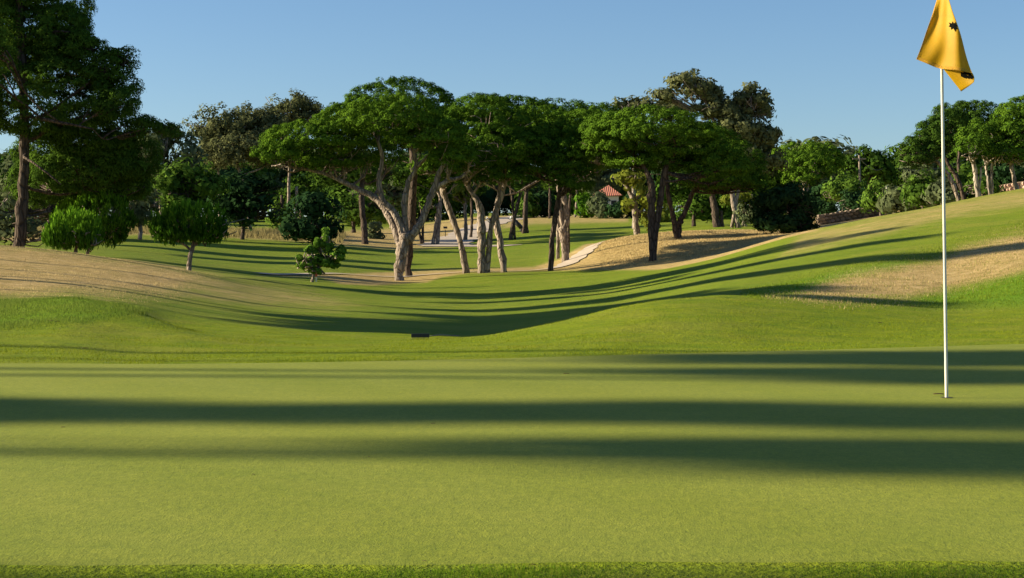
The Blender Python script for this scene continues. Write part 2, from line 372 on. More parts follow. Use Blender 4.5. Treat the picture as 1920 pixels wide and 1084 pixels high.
# paths: strips laid on the ground
def strip(name, pts, width, mat, label):
    c = smooth_path([P(x, y, Y)[:2] for x, y, Y in pts], 120)
    T = np.gradient(c, axis=0); T /= np.linalg.norm(T, axis=1)[:, None]
    Nn = np.stack([-T[:, 1], T[:, 0]], -1)
    w = np.interp(np.linspace(0, 1, 120), np.linspace(0, 1, len(width)), width)
    k = 9; vs = []
    for j in range(k):
        s_ = (j/(k-1)-.5)
        q_ = c+Nn*(w*(1+.12*np.sin(np.arange(120)*.9+j))*s_)[:, None]
        z = Fz(q_[:, 0], q_[:, 1])+.035
        vs.append(np.column_stack([q_, z]))
    A = np.array(vs); id_ = np.arange(k*120).reshape(k, 120)
    q = np.stack([id_[:-1, :-1], id_[:-1, 1:], id_[1:, 1:], id_[1:, :-1]], -1).reshape(-1, 4)
    o = mesh_np(name, A.reshape(-1, 3), q, mat, smooth=True)
    tag(o, label, None, kind='structure'); return o
pathm = plain('pale_gravel', (.38,.31,.25), .95, 0, 3, .15, .3)
strip('path', [(485,521,61.5),(540,518,63.5),(640,514,67),(800,508,71.5),(940,508,70.5),(1040,498,72),(1075,482,76),(1098,466,80),(1116,452,84),(1150,444,88)], [.5,.8,.5,.7,.5,.5,1.0,1.15,1.0,.8,.5], pathm, 'pale gravel cart path curving past the pine trunks')
strip('path', [(960,468,108),(880,461,112),(835,460,114),(858,445,127),(900,430,143),(950,412,160),(1000,404,175)], [1.6,3.0,3.6,3.0,2.8,3.0,3.2], pathm, 'pale cart path climbing the far slope behind the trees')
strip('path', [(1490,431,84),(1540,418,86),(1580,416,87),(1680,408,89)], [1.6,1.6,1.6,1.6], pathm, 'short pale path below the dry stone wall')

# ------------------------------------------------------------------ grass (stuff)
def blade_patch(name, label, mat, n, box, hgt, wid, poly=None, yr=None, lean=.5, keep=None, soft=None):
    X = rng.uniform(box[0], box[1], n); Y = rng.uniform(box[2], box[3], n)
    z = Fz(X, Y)
    if poly is not None:
        Vp = np.stack([X, Y, z], -1); x, y = to_px(Vp)
        sd = poly_sd(x, y, poly); m = sd > rng.uniform(-1, 1, n)*(soft or 1)
        X, Y, z = X[m], Y[m], z[m]
    if keep is not None:
        m = keep(X, Y); X, Y, z = X[m], Y[m], z[m]
    n = len(X)
    if n == 0: return
    cl = vnoise(X*2.2, Y*2.2, 5)
    h = rng.uniform(hgt[0], hgt[1], n)*(.6+.8*cl); a = rng.uniform(0, 2*math.pi, n); w = rng.uniform(.6, 1.2, n)*wid/2
    b = rng.uniform(0, 2*math.pi, n); l = h*lean*rng.uniform(.2, 1, n)
    base = np.stack([X, Y, z-.01], -1)
    dx = np.stack([np.cos(a)*w, np.sin(a)*w, 0*w], -1)
    tip = base+np.stack([np.cos(b)*l, np.sin(b)*l, h], -1)
    Vv = np.stack([base-dx, base+dx, tip], 1).reshape(-1, 3)
    o = mesh_np(name, Vv, np.arange(3*n).reshape(-1, 3), mat, fattr=dict(tint=np.clip(rng.uniform(0, 1, n)*.6+cl*.4, 0, 1)))
    tag(o, label, 'grass', kind='stuff'); return o
G = dict(
 reed=leaf_mat('tall_dry_blades', (.10,.095,.035), (.34,.28,.13), .3),
 mown=leaf_mat('mown_blades', (.13,.175,.008), (.26,.285,.03), .3),
 fringe=leaf_mat('fringe_turf_blades', (.10,.17,.004), (.26,.28,.02), .3),
 fore=leaf_mat('fringe_blades', (.05,.12,.006), (.17,.27,.02), .35),
 mound=leaf_mat('rough_blades', (.06,.11,.012), (.20,.25,.05), .35),
 lush=leaf_mat('lush_blades', (.07,.13,.008), (.21,.27,.03), .35),
 dry=leaf_mat('dry_blades', (.28,.20,.085), (.60,.47,.24), .35),
)
blade_patch('grass', 'longer bright grass along the near edge of the green', G['fore'], 90000, (-1.6, 1.6, 3.4, 4.15), (.006, .018), .0045,
            keep=lambda X, Y: Y < 4.07+.02*np.sin(X*2.1)+.012*np.sin(X*7.3)+rng.normal(size=len(X))*.012)
blade_patch('grass', 'shaggy green grass over the small left mound', G['mound'], 200000, (-14, -2.5, 15, 23), (.018, .05), .008,
            poly=ROUGH[0][0], soft=6)
blade_patch('grass', 'bright green grass on the right bank', G['lush'], 440000, (3, 21, 20, 44), (.02, .045), .011,
            poly=[(1400,553),(1560,512),(1700,484),(1800,455),(1920,420),(2300,340),(2700,420),(2300,560),(1920,566),(1760,577),(1690,570),(1500,556)], soft=14,
            keep=lambda X, Y: rng.uniform(0, 1, len(X)) > .9*zones(np.stack([X, Y, Fz(X, Y)], -1), DRY))
blade_patch('dry_grass', 'straw coloured dry grass patch on the right bank', G['dry'], 200000, (3, 15, 20, 46), (.015, .045), .011,
            poly=DRY[5][0], soft=18, keep=lambda X, Y: vnoise(X*.9, Y*.9, 8)*.6+vnoise(X*3, Y*3, 18)*.4 > rng.uniform(.2, .6, len(X)))
blade_patch('dry_grass', 'short dry tan grass on the left slope', G['dry'], 200000, (-16, -2, 22, 46), (.012, .035), .014,
            poly=DRY[1][0], soft=22, keep=lambda X, Y: vnoise(X*1.2, Y*1.2, 9)*.6+vnoise(X*4, Y*4, 19)*.4 > rng.uniform(.25, .65, len(X)))
blade_patch('dry_grass', 'tall dry grass along the far edge of the left fairway', G['reed'], 60000, (-40, -8, 98, 132), (.15, .5), .06,
            poly=[(60,432),(250,415),(400,415),(520,423),(650,440),(640,455),(430,444),(260,436),(60,448)], soft=3, keep=lambda X, Y: vnoise(X*.3, Y*.3, 9) > .25)
blade_patch('dry_grass', 'dry grass on the hump under the right pines', G['dry'], 70000, (2, 15, 64, 90), (.03, .08), .03,
            poly=[(1110,455),(1240,432),(1330,427),(1480,433),(1380,462),(1240,497),(1130,502)], soft=4)

blade_patch('grass', 'short mown turf blades on the near part of the green', G['mown'], 200000, (-1.95, 1.95, 4.04, 6.4), (.003, .009), .0035, lean=1.2)
blade_patch('grass', 'bright fringe grass just beyond the putting green', G['fringe'], 330000, (-6.5, 8.5, 12.2, 22), (.008, .024), .008, lean=.8,
            keep=lambda X, Y: (Y > green_edge(X)) & (np.abs(X) < .31*Y+.5) & (rng.uniform(0, 1, len(X)) > (Y-12)/14))
# ------------------------------------------------------------------ trees
def crown_mesh(name, lobes, mat, parent, base, leaf=.14, clump=.38, per=34, dens=1.0, style='umbrella', cap=60000):
    P_, N_, T_ = [], [], []
    if style == 'umbrella': clump *= .8; per = int(per*.75)
    for (c, r) in lobes:
        r = np.array(r); c = np.array(c)
        m = (r[0]+r[1]+r[2])/3
        area = 4*math.pi*((r[0]*r[1])**1.6+(r[0]*r[2])**1.6+(r[1]*r[2])**1.6)**(1/1.6)/3**(1/1.6)
        n = int(max(5, dens*area/(clump*clump)*.62))
        d = rng.normal(size=(n, 3)); d /= np.linalg.norm(d, axis=1)[:, None]
        if style == 'candle': d[:, 2] = np.where(d[:, 2] < 0, d[:, 2]*.55, d[:, 2])
        if style == 'umbrella':
            d[:, 2] = np.where(d[:, 2] < 0, d[:, 2]*.7*rng.uniform(0, 1, n)**.6, d[:, 2]); r = r*np.array([1.08, 1.1, 1.22])
        rho = rng.uniform(.9, 1.03, n) if style in ('umbrella', 'needle') else rng.uniform(.86, 1.04, n)
        if style == 'umbrella':
            inn = rng.uniform(0, 1, n) < .22; rho[inn] = rng.uniform(.45, .85, inn.sum())
        elif style == 'open':
            rho = rng.uniform(.35, 1.05, n)
        elif style == 'round':
            inn = rng.uniform(0, 1, n) < .3; rho[inn] = rng.uniform(.4, .85, inn.sum())
        ph = vnoise(d[:, 0]*2.6+7*c[0], d[:, 1]*2.6+d[:, 2]*2.6+c[2], 2)
        rho = rho*((.95+.10*ph) if style == 'umbrella' else (.86+.28*ph))
        if style == 'umbrella':
            k = (d[:, 2] > -.12) | (rng.uniform(0, 1, n) < .5); d, rho, n = d[k], rho[k], int(k.sum())
        if style == 'open':
            k = vnoise(d[:, 0]*2.2+3*c[0], d[:, 2]*2.2+d[:, 1]*1.5+c[1], 11) > .32
            d, rho, n = d[k], rho[k], int(k.sum())
        cc = c+d*r*rho[:, None]
        nn = d/r; nn /= np.linalg.norm(nn, axis=1)[:, None]
        P_.append(cc); N_.append(nn); T_.append(np.clip(rng.uniform(0, 1, n)*.7+.3*vnoise(cc[:, 0]*1.1, cc[:, 2]*1.1+cc[:, 1], 4), 0, 1))
    Cc = np.concatenate(P_); Nn = np.concatenate(N_); Tt = np.concatenate(T_)
    if len(Cc)*per > cap: per = max(6, int(cap/len(Cc)))
    n = len(Cc)*per
    Cc = np.repeat(Cc, per, 0); Nn = np.repeat(Nn, per, 0); Tt = np.repeat(Tt, per)
    o = rng.normal(size=(n, 3)); o /= np.linalg.norm(o, axis=1)[:, None]; rr = rng.uniform(.2, 1, n)**.5
    sc = np.array([1, 1, .75]) if style != 'candle' else np.array([.6, .6, 1.3])
    puff = style in ('umbrella', 'needle', 'puff')
    if puff:
        o[:, 2] = np.where(o[:, 2] < -.35, -o[:, 2], o[:, 2]); rr = rng.uniform(.72, 1.08, n)
    if style == 'candle': sc = np.array([.6, .6, 1.5])
    pos = Cc+o*(rr*clump)[:, None]*sc
    nrm = (Nn*.5+o*1.2+rng.normal(size=(n, 3))*.16) if puff else (Nn*1.0+o*.9+rng.normal(size=(n, 3))*.35); nrm /= np.linalg.norm(nrm, axis=1)[:, None]
    ref = rng.normal(size=(n, 3))
    if style == 'candle': ref = ref*.25+np.array([0, 0, 1.0])
    elif style == 'umbrella' or style == 'needle': ref = ref*.6+o*.5+np.array([0, 0, .25])
    a = ref-nrm*np.sum(ref*nrm, 1)[:, None]; a /= np.linalg.norm(a, axis=1)[:, None]+1e-9
    b = np.cross(nrm, a)
    if style == 'candle':
        a = np.array([0, 0, 1.0])+Nn*.28+rng.normal(size=(n, 3))*.16; a /= np.linalg.norm(a, axis=1)[:, None]
        b = np.cross(a, rng.normal(size=(n, 3))); b /= np.linalg.norm(b, axis=1)[:, None]+1e-9
    L = leaf*rng.uniform(.6, 1.3, n)
    asp = {'umbrella': .5, 'candle': .3, 'needle': .32}.get(style, .6)
    A = a*(L*.5)[:, None]*1.5; B = b*(L*asp*.5)[:, None]*1.3
    Vv = np.stack([pos-A, pos+B, pos+A, pos-B], 1).reshape(-1, 3)-base
    tint = np.clip(.6*Tt+.4*rng.uniform(0, 1, n), 0, 1)
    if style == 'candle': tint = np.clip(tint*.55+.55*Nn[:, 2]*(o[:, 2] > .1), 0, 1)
    return mesh_np(name, Vv, np.arange(4*n).reshape(-1, 4), mat, parent, fattr=dict(tint=tint))

def tree(name, label, base, trunks, lobes, leafm='pine', bark='bark', group=None, cat='tree', limbs=None,
         nlimb=10, seg=10, extra=None, twig=.035, sink=.25, bushy=False, crown_name='crown', **kw):
    """base (x,y,z) metres; trunks: list of [(pt, radius)...]; lobes: list of (centre, radii); limbs: explicit limb paths"""
    base = np.array(base, float)
    root = empty(name, base); tag(root, label, cat, group)
    mb = MB(); tops = []
    for k, tr in enumerate(trunks):
        pts = np.array([p for p, r in tr]); rad = np.array([r for p, r in tr])
        n = 4*len(pts)
        sp = smooth_path(pts, n); sr = np.interp(np.linspace(0, len(rad)-1, n), np.arange(len(rad)), rad)
        jit = rng.normal(size=(n, 3))*sr[:, None]*.10; jit[0] = 0; sp = sp+jit
        sr = sr*.88*(1+.09*rng.normal(size=n))
        if k == 0 and not bushy:
            sp[0, 2] -= sink; sr[0] *= 1.3; sr[1] *= 1.06
        mb.tube(sp, sr, seg, .18)
        tops.append((sp, sr))
    mb.build('trunk', M[bark], root, True, base)
    br = MB(); ends = []
    if limbs:
        for lp in limbs:
            pts = np.array([p for p, r in lp]); rad = np.array([r for p, r in lp]); n = 4*len(pts)
            sp = smooth_path(pts, n); sr = np.interp(np.linspace(0, len(rad)-1, n), np.arange(len(rad)), rad)
            sp += rng.normal(size=(n, 3))*sr[:, None]*.15
            br.tube(sp, sr, 8, .15); tops.append((sp, sr))
    for k in range(nlimb):
        c, r = lobes[k % len(lobes)]
        c = np.array(c); r = np.array(r)
        d = rng.normal(size=3); d /= np.linalg.norm(d); d[2] = -abs(d[2])*.3+.1
        tgt = c+d*r*rng.uniform(.5, .85)
        # start from the trunk or limb point nearest below the target
        best = None
        for sp, sr in tops:
            for i in range(len(sp)//3, len(sp)):
                dd = np.linalg.norm(sp[i]-tgt)+max(0, sp[i][2]-tgt[2])*2+rng.uniform(0, .6)
                if best is None or dd < best[0]: best = (dd, sp[i], sr[i])
        _, s0, r0 = best; r1 = min(r0*.6, .04+.035*np.linalg.norm(tgt-s0))
        ln = np.linalg.norm(tgt-s0)
        mid = (s0*.55+tgt*.45)+np.array([0, 0, -.06*ln])+rng.normal(size=3)*.07*ln
        pth = smooth_path([s0, mid, tgt], 9)+rng.normal(size=(9, 3))*.025*ln*np.linspace(0, 1, 9)[:, None]
        pth[0] = s0
        br.tube(pth, np.linspace(r1, twig*.6, 9), 6, .1)
        for q_ in range(7):
            i = random.randint(3, 7); e0 = pth[i]
            tg = tgt+rng.normal(size=3)*r*.28
            tg[2] = max(tg[2], e0[2]-.1)
            m2 = (e0+tg)/2+rng.normal(size=3)*.12
            br.tube(smooth_path([e0, m2, tg], 5), np.linspace(twig*.8, twig*.3, 5), 4)
    if br.v: br.build('branch', M[bark], root, True, base)
    crown_mesh(crown_name, lobes, M[leafm], root, base, **kw)
    return root

def px_tree(name, label, Y, trunks, lobes, limbs=None, bush=False, **kw):
    """trunks/limbs in photo pixels: [(x,y,width_px[,dY])...]; lobes (cx,cy,rx,ry[,dY[,depth ratio]])"""
    s = Y/FPX
    def cv(tr): return [(P(p[0], p[1], Y)+np.array([0, (p[3] if len(p) > 3 else 0), 0]), p[2]*s/2) for p in tr]
    T_ = [cv(t_) for t_ in trunks]; L_ = [cv(l) for l in limbs] if limbs else None
    lb = []
    for l in lobes:
        dY = l[4] if len(l) > 4 else 0; dr = l[5] if len(l) > 5 else .8
        lb.append((P(l[0], l[1], Y)+np.array([0, dY, 0]), (l[2]*s, max(l[2]*s*dr, .2), l[3]*s)))
    x0, y0_ = T_[0][0][0][0], T_[0][0][0][1]
    gz0 = float(Fz(x0, y0_))
    base = np.array([x0, y0_, gz0])
    for t_ in T_:                                     # the foot meets the ground
        p0, r0 = t_[0]
        g0 = float(Fz(p0[0], p0[1]))
        if len(t_) > 1 and (t_[1][0][2] > g0+.1): t_[0] = (np.array([p0[0], p0[1], g0-.05]), r0)
    return tree(name, label, base, T_, lb, limbs=L_, **kw)

only = None
TR = []
def add(*a, **k): TR.append((a, k))

# front group of stone pines -----------------------------------------
add('stone_pine', 'big stone pine with forked pale limbs and a low crown sweeping to the left', 66,
    [[(747,533,21),(752,490,22),(757,455,26),(760,436,28)]],
    [(590,270,92,34,0,.9),(525,295,40,20,-1),(655,242,72,42,1),(742,234,84,40,-1.5,.7),(808,266,64,30,-1.5,.8),(850,300,42,24,-1),(670,292,70,28,2),(600,305,70,14,1)],
    limbs=[[(758,440,16),(740,400,13),(716,372,11),(711,330,10),(717,300,8),(708,262,6)],
           [(755,470,16,.1),(732,415,15,.5),(706,375,14,.9),(660,348,11,1),(600,322,8,1),(545,312,5,.8),(505,310,3,.6)],
           [(762,440,14),(758,395,11),(765,345,10),(780,312,8),(772,270,6)],
           [(765,452,17),(785,425,14),(800,392,13),(812,358,12),(826,320,9),(836,290,6)],
           [(812,358,10),(835,340,9),(860,334,7),(880,320,5)],
           [(775,320,9),(795,300,7),(815,280,5)]],
    leafm='pine', nlimb=26, seg=14, leaf=.058, clump=.25, per=100, dens=1.15, cap=430000)
add('stone_pine', 'tall dark-trunked stone pine with the highest domed crown', 71,
    [[(766,515,14),(767,470,16),(772,400,17),(775,320,15),(770,250,11)]],
    [(748,202,98,46,1,.9),(672,225,70,34,1),(820,235,46,34,1),(770,262,80,26,2)], leafm='pine', bark='bark_dark', nlimb=16, leaf=.06, clump=.26, per=95, dens=1.1, cap=330000)
add('stone_pine', 'slender stone pine trunk leaning left with a small low crown', 70,
    [[(874,505,15),(862,450,13),(845,400,13),(832,362,12),(826,330,9)]],
    [(855,300,48,24,0),(838,340,26,15,-1),(800,318,30,14,0)], nlimb=10, leaf=.058, clump=.23, per=90, dens=1.1, cap=170000)
add('stone_pine', 'thick gnarled stone pine splitting into two stems, right of the leaning trunk', 69,
    [[(904,506,18),(903,460,17),(902,420,17),(899,385,16),(880,355,10),(868,335,7)],
     [(914,500,13),(918,450,12),(924,410,11),(938,375,10),(950,330,7)]],
    [(908,240,78,44,0),(860,240,45,34,2),(890,312,62,34,-1),(925,290,55,40,-1.5),(935,335,45,22,-.5)], nlimb=16, seg=12, leaf=.06, clump=.26, per=95, dens=1.1, cap=330000)
add('stone_pine', 'stone pine with sunlit bark leaning left beneath the green canopy', 69.5,
    [[(946,503,15),(940,470,15),(933,430,15),(929,400,13),(938,360,11),(946,310,8)]],
    [(985,245,72,40,1),(960,290,55,34,-1),(1010,275,40,24,-1)], nlimb=12, leaf=.06, clump=.26, per=95, dens=1.1, cap=300000)
add('stone_pine', 'dark narrow stone pine trunk standing where the gravel path begins', 69,
    [[(1033,502,14),(1035,460,12),(1039,420,12),(1046,385,11),(1052,340,8)]],
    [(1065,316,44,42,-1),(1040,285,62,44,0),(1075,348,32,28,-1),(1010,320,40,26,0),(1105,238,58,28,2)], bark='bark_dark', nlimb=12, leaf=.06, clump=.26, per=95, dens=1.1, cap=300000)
add('stone_pine', 'twisted knotty stone pine right of the gravel path start', 77,
    [[(1060,484,16),(1059,455,15),(1056,435,20),(1062,410,12),(1058,375,11),(1052,340,8)],
     [(1060,420,12),(1052,400,10),(1046,380,8)]],
    [(1090,268,70,50,0),(1030,255,50,40,1),(1115,300,40,28,-1)], nlimb=12, leaf=.064, clump=.28, per=90, dens=1.1, cap=380000)
add('stone_pine', 'tall straight stone pine on the tan hump with a wide flat crown', 66.5,
    [[(1224,495,14),(1222,450,14),(1221,400,16),(1222,360,17),(1216,330,12),(1200,300,7)],
     [(1222,370,14),(1245,330,12),(1262,300,8)]],
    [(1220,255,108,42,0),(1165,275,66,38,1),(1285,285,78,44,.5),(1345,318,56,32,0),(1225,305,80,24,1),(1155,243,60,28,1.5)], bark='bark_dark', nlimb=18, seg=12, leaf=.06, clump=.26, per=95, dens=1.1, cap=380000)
add('stone_pine', 'forked dark stone pine standing on top of the dry hump', 77,
    [[(1272,455,14),(1272,430,14),(1275,415,13),(1290,385,11),(1302,345,9),(1310,300,6)],
     [(1270,425,12),(1260,395,11),(1252,360,9),(1250,320,7)]],
    [(1320,285,72,46,1),(1375,315,54,40,0),(1335,340,60,28,-1),(1398,345,36,22,0)], bark='bark_dark', nlimb=16, leaf=.064, clump=.28, per=90, dens=1.1, cap=260000)
add('stone_pine', 'stone pine mostly hidden in the middle of the joined canopy', 82,
    [[(1046,470,8),(1047,420,8),(1048,350,8),(1020,285,6)]],
    [(900,216,70,30,0),(965,222,80,32,0),(1045,232,90,34,0),(1120,246,66,36,-1),(1150,275,50,34,-1),(900,300,70,34,-4),(985,308,70,34,-4),(1090,318,50,34,-4)], nlimb=12, leaf=.075, clump=.32, per=85, cap=250000)
add('stone_pine', 'stone pine behind the joined canopy, its top dipping toward the red roofed house', 86,
    [[(1066,440,5),(1068,380,5),(1080,320,5),(1100,280,5)]],
    [(1100,248,66,34,1),(1165,245,56,32,0)], bark='bark_dark', nlimb=8, leaf=.075, clump=.32, per=85, cap=200000)
add('broadleaf_tree', 'yellow green tree with a dark leaning stem beside the red roofed house', 90,
    [[(1195,436,13),(1192,400,12),(1185,370,11),(1172,345,8),(1150,330,5)]],
    [(1178,335,34,16,0),(1212,365,24,30,0),(1180,385,12,16,0),(1218,408,14,22,0)], leafm='yellow', bark='bark', nlimb=8, style='open', leaf=.2, clump=.45, per=22, cap=16000)

# left side ----------------------------------------------------------
add('pine_tree', 'huge dark pine at the left edge with a bare lit trunk and drooping limbs', 47,
    [[(33,462,26),(40,400,22),(46,300,20),(45,200,18),(40,100,19),(35,0,15),(30,-120,9)]],
    [(30,0,100,80,2),(90,110,100,60,2),(215,290,60,44,2),(150,340,90,36,3),(90,190,125,72,0),(165,245,92,62,1),(50,60,100,72,1),(110,280,110,60,2),(20,330,60,50,3),(235,105,18,12,0),(205,130,45,32,0),(240,165,24,16,0),(232,205,40,26,-1),(265,240,28,18,0),(190,300,55,36,1),(120,320,75,34,1),
     (40,-60,85,70,0),(20,130,60,50,-3),(-40,60,80,70,0),(-60,180,80,60,-1),(60,120,30,18,-4),(110,70,50,50,0),(300,240,25,12,1),(150,90,30,25,0)],
    limbs=[[(46,215,9),(90,228,8,-1),(150,240,5,-1.5),(200,250,3,-1.5)],[(48,290,7),(75,302,5,-1.5),(110,320,4,-2),(150,352,2,-2)],[(45,200,9),(-20,190,8),(-60,180,5)],
           [(44,350,6),(90,362,5,1),(140,352,3,1.4)],[(40,70,8),(90,60,6),(130,60,4)],[(46,240,8),(120,190,6),(200,130,3)],[(46,270,8),(120,230,7),(230,200,3)]],
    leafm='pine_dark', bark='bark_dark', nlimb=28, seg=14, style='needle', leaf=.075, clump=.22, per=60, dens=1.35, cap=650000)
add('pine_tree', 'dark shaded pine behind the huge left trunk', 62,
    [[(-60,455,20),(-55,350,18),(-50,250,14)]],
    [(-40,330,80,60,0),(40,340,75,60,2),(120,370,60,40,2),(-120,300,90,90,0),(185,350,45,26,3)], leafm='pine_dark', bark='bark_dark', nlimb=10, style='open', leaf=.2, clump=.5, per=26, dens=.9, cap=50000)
add('broadleaf_tree', 'sunlit olive toned bush low behind the left trunk', 58,
    [[(-5,455,8),(-8,420,7),(-4,380,5)]],
    [(-5,420,38,40,0),(12,345,30,50,1),(60,432,22,22,0),(95,440,22,16,0)], leafm='olive', nlimb=4, style='open', leaf=.15, clump=.36, per=22, cap=16000)
add('young_pine', 'rounded young pine in front of its wider twin, beside the big left trunk', 45.5,
    [[(140,487,9),(142,470,8),(146,455,6)]],
    [(140,438,54,40,0),(118,448,30,24,-.3),(166,446,28,24,-.3)], leafm='young', nlimb=7, style='candle', leaf=.095, clump=.105, per=13, dens=.85, cap=60000)
add('young_pine', 'wider round young pine half hidden behind its dark twin', 49,
    [[(162,489,9),(165,470,8),(170,440,6)]],
    [(188,412,60,50,0),(125,415,44,42,1),(205,436,34,34,0)], leafm='young', nlimb=7, style='candle', leaf=.095, clump=.11, per=13, dens=.8, cap=70000)
add('young_pine', 'neat mushroom shaped young pine alone on the left fairway edge', 48,
    [[(353,505,11),(356,485,10),(361,466,9),(366,445,6)]],
    [(355,424,72,42,0),(320,436,38,24,0),(392,436,36,24,0)], leafm='young', bark='bark', nlimb=12, style='candle', leaf=.095, clump=.11, per=13, dens=.85, cap=80000,
    limbs=[[(360,470,5),(340,455,4),(318,440,3)],[(362,462,5),(385,448,4),(405,438,3)]])
add('pine_sapling', 'small ragged pine sapling with a bent stem near the red tipped post', 56,
    [[(585,530,6),(588,515,6),(597,503,5),(610,490,4),(622,470,2)]],
    [(600,490,26,12,0),(572,496,17,8,0),(630,480,20,11,0),(612,462,15,12,0),(594,508,13,5,0),(610,440,5,14,0),(585,468,12,8,0),(626,498,12,5,0),(562,484,8,5,0),(640,468,9,7,0),(594,455,5,9,0)], leafm='sapling', nlimb=14, style='open', leaf=.075, clump=.085, per=22, dens=1.1, cap=40000)
add('eucalyptus', 'wide brownish eucalyptus dome rising behind the left fairway', 125,
    [[(470,440,9),(464,380,8),(452,330,7),(430,280,5)],[(412,430,6),(411,360,5),(408,300,4)]],
    [(440,232,80,42,0),(395,255,50,42,0),(495,240,46,40,0),(455,285,70,34,-2),(400,300,36,26,0),(500,290,40,26,1)], leafm='euc', bark='bark_pale', nlimb=18, style='open', leaf=.17, clump=.5, per=44, dens=1.15, cap=150000, twig=.07)
add('eucalyptus', 'brown topped eucalyptus peeking over the left side of the tallest pine dome', 135,
    [[(541,440,8),(541,380,7),(543,300,6)],[(555,430,6),(556,350,5)]],
    [(555,200,54,24,0),(520,225,50,30,0),(590,225,40,24,0)], leafm='euc', bark='bark', nlimb=8, style='open', leaf=.17, clump=.5, per=44, dens=1.2, cap=120000, twig=.07)
for a in [
 ('olive_tree', 'tall pale grey green tree left of the brownish dome', 118, (300,430), [(290,275,46,42),(330,248,34,26),(262,310,34,34),(300,340,60,40),(350,290,40,36),(375,320,34,40)], 'olive'),
 ('broadleaf_tree', 'bushy mid green tree behind the mushroom shaped pine', 105, (352,430), [(350,335,52,36),(310,355,36,26),(385,345,40,26),(345,395,46,30)], 'green'),
 ('broadleaf_tree', 'dense dark tree between the mushroom shaped pine and the sapling', 108, (455,432), [(465,350,52,28),(430,380,40,30),(480,395,48,34)], 'darkbush'),
 ('olive_tree', 'pale leafy shrub low under the tall grey green tree', 100, (262,432), [(262,385,36,34),(238,400,26,26)], 'olive'),
 ('broadleaf_tree', 'round almost black bush left of the bare dark trunk', 102, (588,440), [(590,392,50,40),(572,425,46,22),(610,428,34,18),(588,434,50,14)], 'darkbush'),
 ('broadleaf_tree', 'light green bush peeking between the two dark bushes', 128, (528,436), [(528,405,26,36)], 'green'),
 ('broadleaf_tree', 'light green tree right of the round black bush', 140, (662,432), [(655,395,38,32),(700,385,34,36)], 'green'),
 ('broadleaf_tree', 'grey green trees behind the bare dark trunk', 165, (735,430), [(700,360,45,40),(750,365,45,40)], 'olive'),
  ('broadleaf_tree', 'dense dark tree filling the gap between the two forked hump pines', 122, (1300,420), [(1290,345,44,36),(1320,385,46,34)], 'pine_dark'),
 ('broadleaf_tree', 'dark tree filling the view below the ragged eucalyptus', 120, (1425,420), [(1420,345,50,40),(1395,385,44,34),(1455,355,40,40)], 'pine_dark'),
 ('broadleaf_tree', 'mid green tree between the ragged eucalyptus and the wooden pole', 132, (1560,400), [(1560,360,40,28),(1530,372,34,24),(1590,355,30,24)], 'darkbush'),
 ('broadleaf_tree', 'tall olive tree at the far left between the big trunk and the round pines', 96, (90,450), [(80,380,50,40),(130,350,50,40),(200,360,50,40),(240,345,36,30)], 'olive'),
 ('broadleaf_tree', 'mid green tree behind the fork of the pale limbed pine', 200, (800,430), [(790,385,50,30),(850,380,50,34)], 'green'),
 ('broadleaf_tree', 'dark green tree between the thick gnarled pine and the golf bags', 205, (930,420), [(920,375,56,32),(980,370,40,30)], 'darkbush'),
 ]:
    nm, lb, Y, (tx, ty), lobes, lm = a
    add(nm, lb, Y, [[(tx,ty,9),(tx+2,ty-30,8),(tx,ty-70,5)]], lobes, leafm=lm, bark='bark_dark' if lm != 'olive' else 'bark', nlimb=9, style='open', leaf=.26, clump=.62, per=26, dens=1.2, cap=26000, twig=.06)
add('pine_tree', 'bare dark slender pine trunk left of the forked pine', 112,
    [[(684,459,15),(682,420,13),(678,380,12),(680,330,10)]],
    [(672,318,60,28,0),(630,330,50,20,0),(700,320,50,30,3)], leafm='pine_dark', bark='bark_dark', nlimb=6, style='open', leaf=.22, clump=.5, per=24, cap=12000)

# trees seen between the front trunks ----------------------------------
for lb, Y, tr, lobes, lm in [
 ('leaning thin grey trunk meeting a straight one just right of the forked pine', 118, [[(790,454,6),(782,420,6),(770,395,5)],[(793,454,6),(792,410,6),(787,370,6),(785,340,5)]], [(780,325,60,32,0),(795,360,24,14,0),(760,310,60,30,4)], 'pine_dark'),
 ('pair of dark crossing trunks beside the lower cart path', 116, [[(812,452,9),(818,420,8),(824,380,8)],[(820,458,9),(824,410,8),(826,370,8)]], [(830,325,60,30,0),(800,385,20,14,0)], 'pine'),
 ('grey trunk with tufted head beside the upper cart path', 124, [[(873,455,8),(873,420,8),(872,385,7)]], [(868,368,22,14,0),(880,350,18,12,0)], 'yellow'),
 ('thin dark trunk between the leaning and the thick front pines', 128, [[(883,452,6),(885,410,6),(884,370,6)]], [(885,350,26,16,0)], 'pine_dark'),
 ('bluish grey trunk left of the two golf bags', 120, [[(957,447,8),(962,420,8),(970,385,8),(980,350,7)],[(966,400,6),(960,370,5),(956,350,4)]], [(975,335,36,22,0)], 'pine_dark'),
 ('double grey trunk behind the right golf bag', 130, [[(983,436,9),(985,400,9),(987,360,8)],[(989,430,6),(984,380,6)]], [(990,330,36,22,0)], 'pine_dark'),
 ('thin pale trunk before the clipped green hedge', 160, [[(1030,405,5),(1031,380,5),(1031,352,5)]], [(1030,330,30,24,0)], 'pine_dark'),
 ('thin pale trunk at the left end of the house garden', 162, [[(1078,405,5),(1081,380,5),(1082,350,4)]], [(1078,322,22,14,0)], 'olive'),
 ]:
    add('slender_tree', lb, Y, tr, lobes, leafm=lm, bark='bark' if lm != 'pine_dark' else 'bark_dark', nlimb=7, style='open', leaf=.24, clump=.5, per=22, cap=12000, twig=.05)

